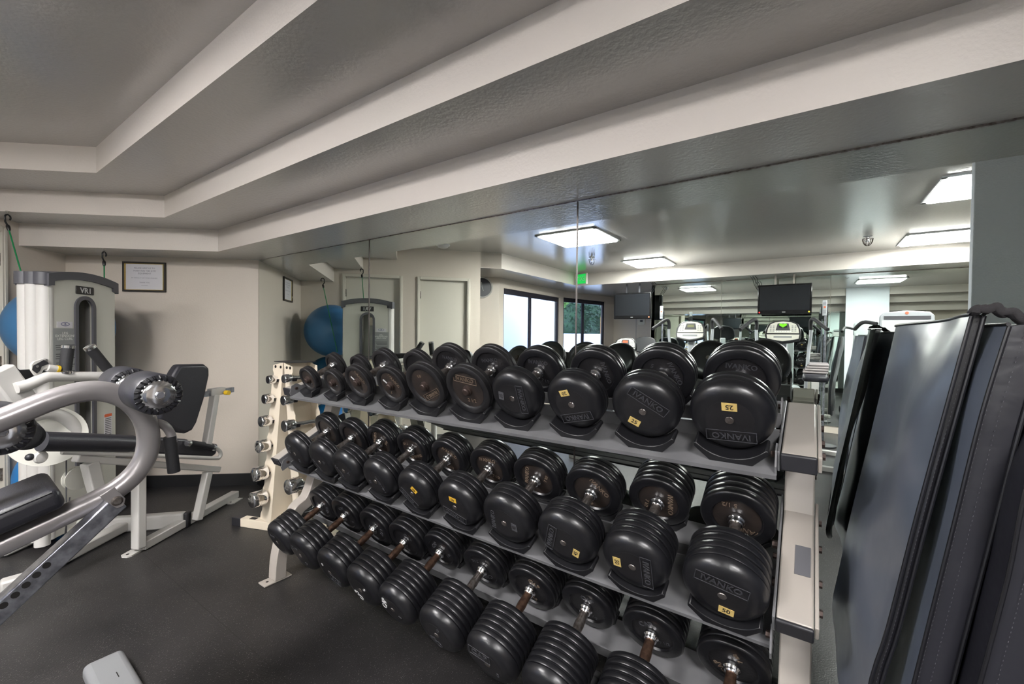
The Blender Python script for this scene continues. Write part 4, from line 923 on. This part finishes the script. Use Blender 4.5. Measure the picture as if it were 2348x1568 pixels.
def ext(a, b, z): return a+(b-a)*((z-a.z)/(b.z-a.z))
YA1, YA0 = 1.5, 1.05
farA = [onY(2051, 750, YA1), onY(1990, 1010, YA1), onY(1948, 1180, YA1), onY(1920, 1310, YA1), onY(1905, 1385, YA1), Vector((.068, 1.45, .53))]
n0, n1 = onY(2222, 725, YA0), onY(1990, 1568, YA0)
nearA = [n0, onY(2160, 950, YA0), onY(2092, 1200, YA0), onY(2030, 1440, YA0), n1, ext(onY(2030, 1440, YA0), n1, .47)+Vector((.02, 0, 0))]
vmat('large grey blue vinyl mat with its broad shiny face towards the dumbbell rack', farA, nearA, .020, puff=.009, seed=3, side='vinyl_trim', stitch=(.5,))
YB1, YB0 = 1.40, 1.0
nB = [onY(2298, 748, YB0), onY(2235, 950, YB0), onY(2160, 1250, YB0), onY(2080, 1568, YB0)]; nB.append(ext(nB[2], nB[3], .45))
fB = [p+Vector((.012, YB1-YB0, .0)) for p in nB]
vmat('thick dark vinyl mat with two stitched seams, right of the large grey blue one', fB, nB, .058, puff=.005, seed=5, m='vinyl_mat', side='vinyl_black', stitch=(.08, .42, .998))
nC = [Vector((.345, .98, 1.30)), onY(2360, 1030, .95), onY(2290, 1320, .95), onY(2225, 1568, .95)]; nC.append(ext(nC[2], nC[3], .45))
vmat('dark vinyl mat at the right edge behind a black gap', [p+Vector((.01, .40, 0)) for p in nC], nC, .07, puff=.005, seed=8, m='vinyl_black', stitch=(.3,))
# cloth strap bunched on the mats
p0 = onY(2262, 708, 1.02)
cp_ = smooth_path([onY(*q, 1.02) for q in ((2238, 717), (2246, 710), (2262, 706), (2274, 709), (2288, 703), (2300, 711), (2318, 716), (2334, 719), (2350, 729), (2385, 744))], 5)
sm = MB()
for k in range(3): sm.tube([p+Vector((0, .018*k, .003*math.sin(i*.45+k*2))) for i, p in enumerate(cp_)], .003, 10, r2=.0055, hint=EZ)
o = sm.build('cloth_strap', 'towel_dark', origin=p0); tag(o, 'dark crumpled cloth strap bunched on top of the vinyl mats', 'strap')
# mats of the second group, seen only in the mirror
for k, (px, yy, m, lab) in enumerate(((1932, -2.25, 'vinyl_mat', 'leftmost upright mat seen in the mirror, behind the other two'), (1958, -1.60, 'vinyl_mat', 'middle one of the three upright mats seen in the mirror'), (1985, -0.95, 'vinyl_mat', 'upright mat seen in the mirror, nearest to the big hanging mat'))):
    T = onY(px, 772, yy, 1); nn = [Vector((T.x+.1, yy, 1.35)), Vector((T.x+.04, yy, .9)), Vector((T.x-.02, yy, .45)), Vector((T.x-.02, yy, .005))]
    vmat(lab, nn, [p+Vector((.04, .50, 0)) for p in nn], .05, nu=8, nv=14, puff=.012, seed=20+k, m=m, stitch=(), group='upright mats seen in the mirror')
# ================================================================== THINGS NEAR THE FAR MIRROR (all face the front mirror)
TY = -3.50
for q, (lab, led, lx) in zip((((1408, 673), (1492, 669), (1492, 731), (1409, 731)), ((1738, 654), (1861, 648), (1861, 720), (1738, 720))), (('smaller looking black screen hanging from the ceiling near the second window', 'dot_orange', 1), ('black hanging screen with a red light and a yellow dot, further right', 'dot_yellow', 1))):
    P = [onY(*c, TY, 1) for c in q]; x0, x1 = min(p.x for p in P), max(p.x for p in P); z0, z1 = (P[2].z+P[3].z)/2, (P[0].z+P[1].z)/2
    t = thing('television', lab, 'television', ((x0+x1)/2, TY-.05, z0), 'televisions hanging by the far mirror')
    MB().bb((x0, TY-.07, z0), (x1, TY, z1)).build('housing', 'tv_black', t, bevel=.008)
    MB().bb((x0+.025, TY-.001, z0+.055), (x1-.025, TY+.0015, z1-.025)).build('screen', 'tv_screen', t)
    MB().cyl((x1-.03, TY+.001, z0+.028), (x1-.03, TY+.004, z0+.028), .011, 16).build('sticker_dot', led, t)
    if led == 'dot_yellow': MB().cyl((x0+.025, TY+.001, z0+.028), (x0+.025, TY+.004, z0+.028), .009, 12).build('standby_light', 'led_red', t)
    MB().bb(((x0+x1)/2-.02, TY+.001, z0+.024), ((x0+x1)/2+.02, TY+.003, z0+.032)).build('maker_badge', 'white_mark', t)
    for s_ in (-.11, .11): MB().bb(((x0+x1)/2+s_-.012, TY-.06, z1), ((x0+x1)/2+s_+.012, TY-.04, ZB)).build('ceiling_rod', 'rack_paint' if led == 'dot_yellow' else 'label_dark', t)
    MB().bb(((x0+x1)/2-.18, TY-.075, z0+.1), ((x0+x1)/2+.18, TY-.07, z1-.06)).build('mount_plate', 'dark_plastic', t)
    sx = x1-.02 if led == 'dot_orange' else x0-.10
    for k in range(3):
        a = Vector((sx+.03*k, TY-.03, ZB)); b = Vector((x1-.05 if led == 'dot_orange' else x0+.02, TY-.075, z1-.10-.02*k))
        MB().tube(smooth_path([a, a+Vector((.03, 0, -.05)), a.lerp(b, .5)+Vector((0, -.02, -.03)), b], 5), .004, 6).build('cable', 'hook_black', t)
def remote(px, py, lab, Y=-2.9):
    P = onY(px, py, Y, 1); t = thing('remote_holder', lab, 'remote control', (P.x, Y, 0))
    MB().tube([(P.x+.01, Y-.02, .0), (P.x+.01, Y-.02, P.z-.07)], .012, 12).build('stand_pole', 'steel', t)
    MB().lathe((P.x+.01, Y-.02, 0), EZ, [(0, .14), (.015, .14), (.03, .03), (.04, .012)], 32).build('base', 'dark_plastic', t)
    MB().bb((P.x-.035, Y-.03, P.z-.10), (P.x+.035, Y-.015, P.z+.02)).build('cradle', 'dark_plastic', t, bevel=.004)
    r = MB().box((P.x, Y, P.z), (.045, .022, .19)).build('remote', 'machine_grey', t, bevel=.006)
    MB().cyl((P.x, Y+.011, P.z+.01), (P.x, Y+.014, P.z+.01), .012, 16).build('ring_button', 'dot_orange', r)
    for dz in (.06, .045, -.03, -.045, -.06):
        for dx in (-.012, 0, .012): MB().cyl((P.x+dx, Y+.011, P.z+dz), (P.x+dx, Y+.013, P.z+dz), .0035, 8).build('button', 'label_dark', r)
remote(1517, 716, 'grey remote control in a black holder right of the smaller hanging screen'); remote(1891, 706, 'grey remote control in a black holder right of the larger hanging screen')
def console(t, c, wd, ht, body, disp, tilt=.35, facing=1):
    f = Vector((0, facing*math.cos(tilt), math.sin(tilt))); u = EX.cross(f)*-1; u = u if u.z > 0 else -u
    def q(x, y, o=0): return c+EX*x+u*y+f*o
    outl = [(-.50, -.18), (-.49, .10), (-.42, .34), (-.28, .47), (0, .52), (.28, .47), (.42, .34), (.49, .10), (.50, -.18), (.46, -.38), (.2, -.48), (0, -.52), (-.2, -.48), (-.46, -.38)]
    sh = MB().prism([q(x*wd, y*ht) for x, y in outl], f*-.05).build('console_shell', 'console_black', t, bevel=.008)
    if body:
        MB().prism([q(x*wd*.90, y*ht*.90+.0, .0) for x, y in outl if y > -.2][:9]+[q(.42*wd, -.12*ht), q(-.42*wd, -.12*ht)], f*.004).build('key_panel', body, sh) if False else None
        up_p = [(-.44, -.08), (-.42, .12), (-.35, .33), (-.22, .42), (0, .46), (.22, .42), (.35, .33), (.42, .12), (.44, -.08)]
        MB().prism([q(x*wd, y*ht, .0005) for x, y in up_p], f*.004).build('key_panel', body, sh)
        MB().prism([q(-.45*wd, -.14*ht, .0005), q(.45*wd, -.14*ht, .0005), q(.43*wd, -.32*ht, .0005), q(.2*wd, -.40*ht, .0005), q(0, -.44*ht, .0005), q(-.2*wd, -.40*ht, .0005), q(-.43*wd, -.32*ht, .0005)], f*.004).build('lower_panel', body, sh)
        MB().prism([q(x*wd, y*ht, .005) for x, y in ((-.2, .05), (.2, .05), (.15, .36), (-.15, .36))], f*.003).build('display_bezel', 'label_dark', sh)
        MB().prism([q(x*wd, y*ht, .0085) for x, y in ((-.12, .16), (.12, .16), (.11, .30), (-.11, .30))], f*.001).build('display', disp if disp != 'display_green' else 'console_black', sh)
        if disp == 'display_green':
            hp_ = [(0, -.06)]+[(.058*math.sin(a)**3, .018+.05*(.8125*math.cos(a)-.3125*math.cos(2*a)-.125*math.cos(3*a)-.0625*math.cos(4*a))) for a in [math.pi-2*math.pi*i/24 for i in range(1, 24)]]
            MB().prism([q(x*1.9*.37, (.24*ht)+y*.55) for x, y in hp_], f*.011).build('heart_graphic', 'display_green', sh)
        for sx in (-1, 1):
            for i in range(2):
                for j in range(4): MB().box(q(sx*(.26+.08*i)*wd, (.02+.075*j)*ht, .005), (.018, .010, .002), (EX, u, f)).build('key', 'label_grey', sh)
        for i in range(7): MB().box(q((-.21+.07*i)*wd, -.01*ht, .005), (.016, .012, .002), (EX, u, f)).build('key', 'label_text', sh)
        MB().box(q(0, -.25*ht, .005), (.5*wd, .08*ht, .002), (EX, u, f)).build('grip_sensor_panel', 'label_grey', sh)
    return sh
def elliptical(px, py, Y, lab, disp, body='console_white', handles=(1, 1), wd=.37, ht=.28, hz=.30):
    c = onY(px, py, Y, 1); t = thing('elliptical_trainer', lab, 'exercise machine', (c.x, Y, 0), 'cardio machines before the far mirror')
    console(t, c, wd, ht, body, disp)
    MB().prism([(c.x-.05, Y-.07, 0.2), (c.x+.05, Y-.07, .2), (c.x+.045, Y-.05, c.z-.1), (c.x-.045, Y-.05, c.z-.1)], (0, -.06, 0)).build('mast', 'machine_grey', t, bevel=.012)
    MB().bb((c.x-.16, Y-.45, .05), (c.x+.16, Y+.10, .52)).build('drive_housing', 'machine_grey', t, bevel=.09, seg=5)
    MB().bb((c.x-.05, Y+.05, .02), (c.x+.05, Y+1.0, .09)).build('base_rail', 'label_dark', t, bevel=.01)
    for s_ in (-.3, .3): MB().bb((c.x+s_-.06, Y+.25, .22), (c.x+s_+.06, Y+.62, .26)).build('pedal', 'dark_plastic', t, bevel=.015)
    MB().bb((c.x-.28, Y+.9, .0), (c.x+.28, Y+.97, .05)).build('rear_foot', 'dark_plastic', t, bevel=.01)
    for s_, on in zip((-1, 1), handles):
        if not on: continue
        x = c.x+s_*.275
        MB().tube(smooth_path([(x-s_*.05, Y+.0, .45), (x-s_*.02, Y+.0, c.z-.30), (x, Y+.02, c.z-.05), (x, Y+.02, c.z+.06)], 5), .018, 14).build('swing_arm', 'machine_grey', t)
        MB().tube(smooth_path([(x, Y+.02, c.z+.02), (x, Y+.03, c.z+.12), (x+s_*.03, Y+.09, c.z+.14), (x+s_*.12, Y+.22, c.z+.05), (x+s_*.15, Y+.27, c.z+.02)], 5), .021, 14).build('arm_grip', 'foam_grip', t)
        MB().tube([(x-s_*.02, Y, .45), (x-s_*.02, Y+.45, .24)], .02, 12).build('pedal_link', 'label_dark', t)
    return t
elliptical(1583, 758, -2.5, 'elliptical trainer with a pale console under the reflection of the square ceiling light', 'display_dim')
elliptical(1795, 760, -2.5, 'elliptical trainer with a glowing green heart on its console under the larger screen', 'display_green')
elliptical(1433, 792, -2.4, 'elliptical trainer with a low brown display left of the dark exercise bike', 'warn_orange', handles=(0, 0), wd=.33, ht=.24)
# upright bike
c = onY(1478, 790, -3.15, 1); t = thing('exercise_bike', 'dark teal upright exercise bike between two elliptical trainers', 'exercise machine', (c.x, -3.15, 0), 'cardio machines before the far mirror')
console(t, c, .36, .26, None, None)
MB().tube([(c.x, -3.2, .1), (c.x, -3.19, c.z-.08)], .035, 16).build('post', 'machine_grey', t); MB().bb((c.x-.12, -3.5, .05), (c.x+.12, -2.95, .55)).build('housing', 'dark_plastic', t, bevel=.08, seg=4)
MB().bb((c.x-.25, -3.0, 0), (c.x+.25, -2.92, .05)).build('foot', 'machine_grey', t, bevel=.01); MB().tube([(c.x, -3.0, .4), (c.x, -2.95, .82)], .03, 14).build('seat_post', 'steel', t)
MB().lathe((c.x, -2.95, .82), EZ, [(0, .04), (.02, .12), (.06, .13), (.08, .1), (.085, 0)], 24).build('saddle', 'black_pad', t)
c = onY(1379, 812, -.95, 1); t = thing('exercise_bench', 'black padded seat back in front of the second window', 'exercise bench', (c.x, -.95, 0))
MB().bb((c.x-.11, -.98, c.z-.32), (c.x+.11, -.92, c.z+.045)).build('backrest', 'black_pad', t, bevel=.03, seg=3); MB().bb((c.x-.11, -.92, .42), (c.x+.11, -.52, .49)).build('seat', 'black_pad', t, bevel=.025, seg=3)
for y in (-1.0, -.6): MB().bb((c.x-.2, y-.03, 0), (c.x+.2, y+.03, .05)).build('foot', 'white_powder', t, bevel=.006); MB().bb((c.x-.025, y-.025, .05), (c.x+.025, y+.025, .43)).build('leg', 'white_powder', t)
MB().bb((c.x-.025, -1.04, .05), (c.x+.025, -.98, c.z)).build('back_post', 'white_powder', t)
# treadmill with its console back towards the mirror
c = onY(2079, 737, -2.2, 1); t = thing('treadmill', 'treadmill with a wide pale grey console, just above the large mat in the mirror', 'exercise machine', (c.x, -2.5, 0), 'cardio machines before the far mirror')
out_ = [(-.21, -.13), (-.205, .06), (-.17, .095), (0, .11), (.17, .095), (.205, .06), (.21, -.13)]
MB().prism([c+EX*x+EZ*z for x, z in out_], (0, -.07, 0)).build('console_shell', 'machine_grey', t, bevel=.015, seg=3)
MB().bb((c.x-.175, -2.205, c.z+.02), (c.x+.175, -2.193, c.z+.055)).build('vent_slot', 'label_dark', t); MB().bb((c.x-.19, -2.203, c.z-.12), (c.x+.19, -2.195, c.z+.012)).build('rear_panel', 'lamp_trim', t)
MB().cyl((c.x, -2.2, c.z+.085), (c.x, -2.192, c.z+.085), .014, 20).build('logo_dot', 'dot_orange', t)
for s_ in (-.17, .17):
    MB().tube([(c.x+s_*1.5, -2.4, .15), (c.x+s_, -2.25, c.z-.1)], .03, 14).build('upright', 'machine_grey', t)
    MB().tube(smooth_path([(c.x+s_*1.3, -2.28, c.z-.02), (c.x+s_*1.9, -2.4, c.z+.0), (c.x+s_*2.2, -2.65, c.z-.07)], 5), .02, 12).build('handrail', 'foam_grip', t)
MB().bb((c.x-.36, -3.5, .05), (c.x+.36, -1.95, .16)).build('deck', 'dark_plastic', t, bevel=.02); MB().bb((c.x-.30, -2.4, .16), (c.x+.30, -1.9, .27)).build('motor_hood', 'machine_grey', t, bevel=.04, seg=4)
MB().bb((c.x-.24, -3.48, .16), (c.x+.24, -2.4, .168)).build('belt', 'ink', t)
for s_ in (-.3, .3):
    for y in (-3.4, -2.1): MB().cyl((c.x+s_, y, 0), (c.x+s_, y, .05), .025, 12).build('foot', 'ink', t)
# weight bench with striped towel behind the rack end, seen in the mirror
bx, by_ = .05, -2.0
t = thing('padded_bench', 'padded bench seen in the mirror above the rack arm', 'exercise bench', (bx, by_, 0))
MB().bb((bx-.11, by_-.45, .88), (bx+.11, by_+.30, .95)).build('pad', 'black_pad', t, bevel=.03, seg=3)
for y in (by_-.45, by_+.3):
    MB().bb((bx-.03, y-.03, .04), (bx+.03, y+.03, .88)).build('leg', 'white_powder', t); MB().bb((bx-.25, y-.03, 0), (bx+.25, y+.03, .05)).build('foot', 'white_powder', t, bevel=.006)
tw_ = MB()
for k in range(4): tw_.box((bx+.01*k, by_-.12, .965+.026*k), (.22-.015*k, .42, .024))
o = tw_.build('towel', 'towel_striped', bevel=.010, seg=3, origin=(bx, by_-.12, .95)); tag(o, 'striped dark and pale towel folded on the padded bench', 'towel')
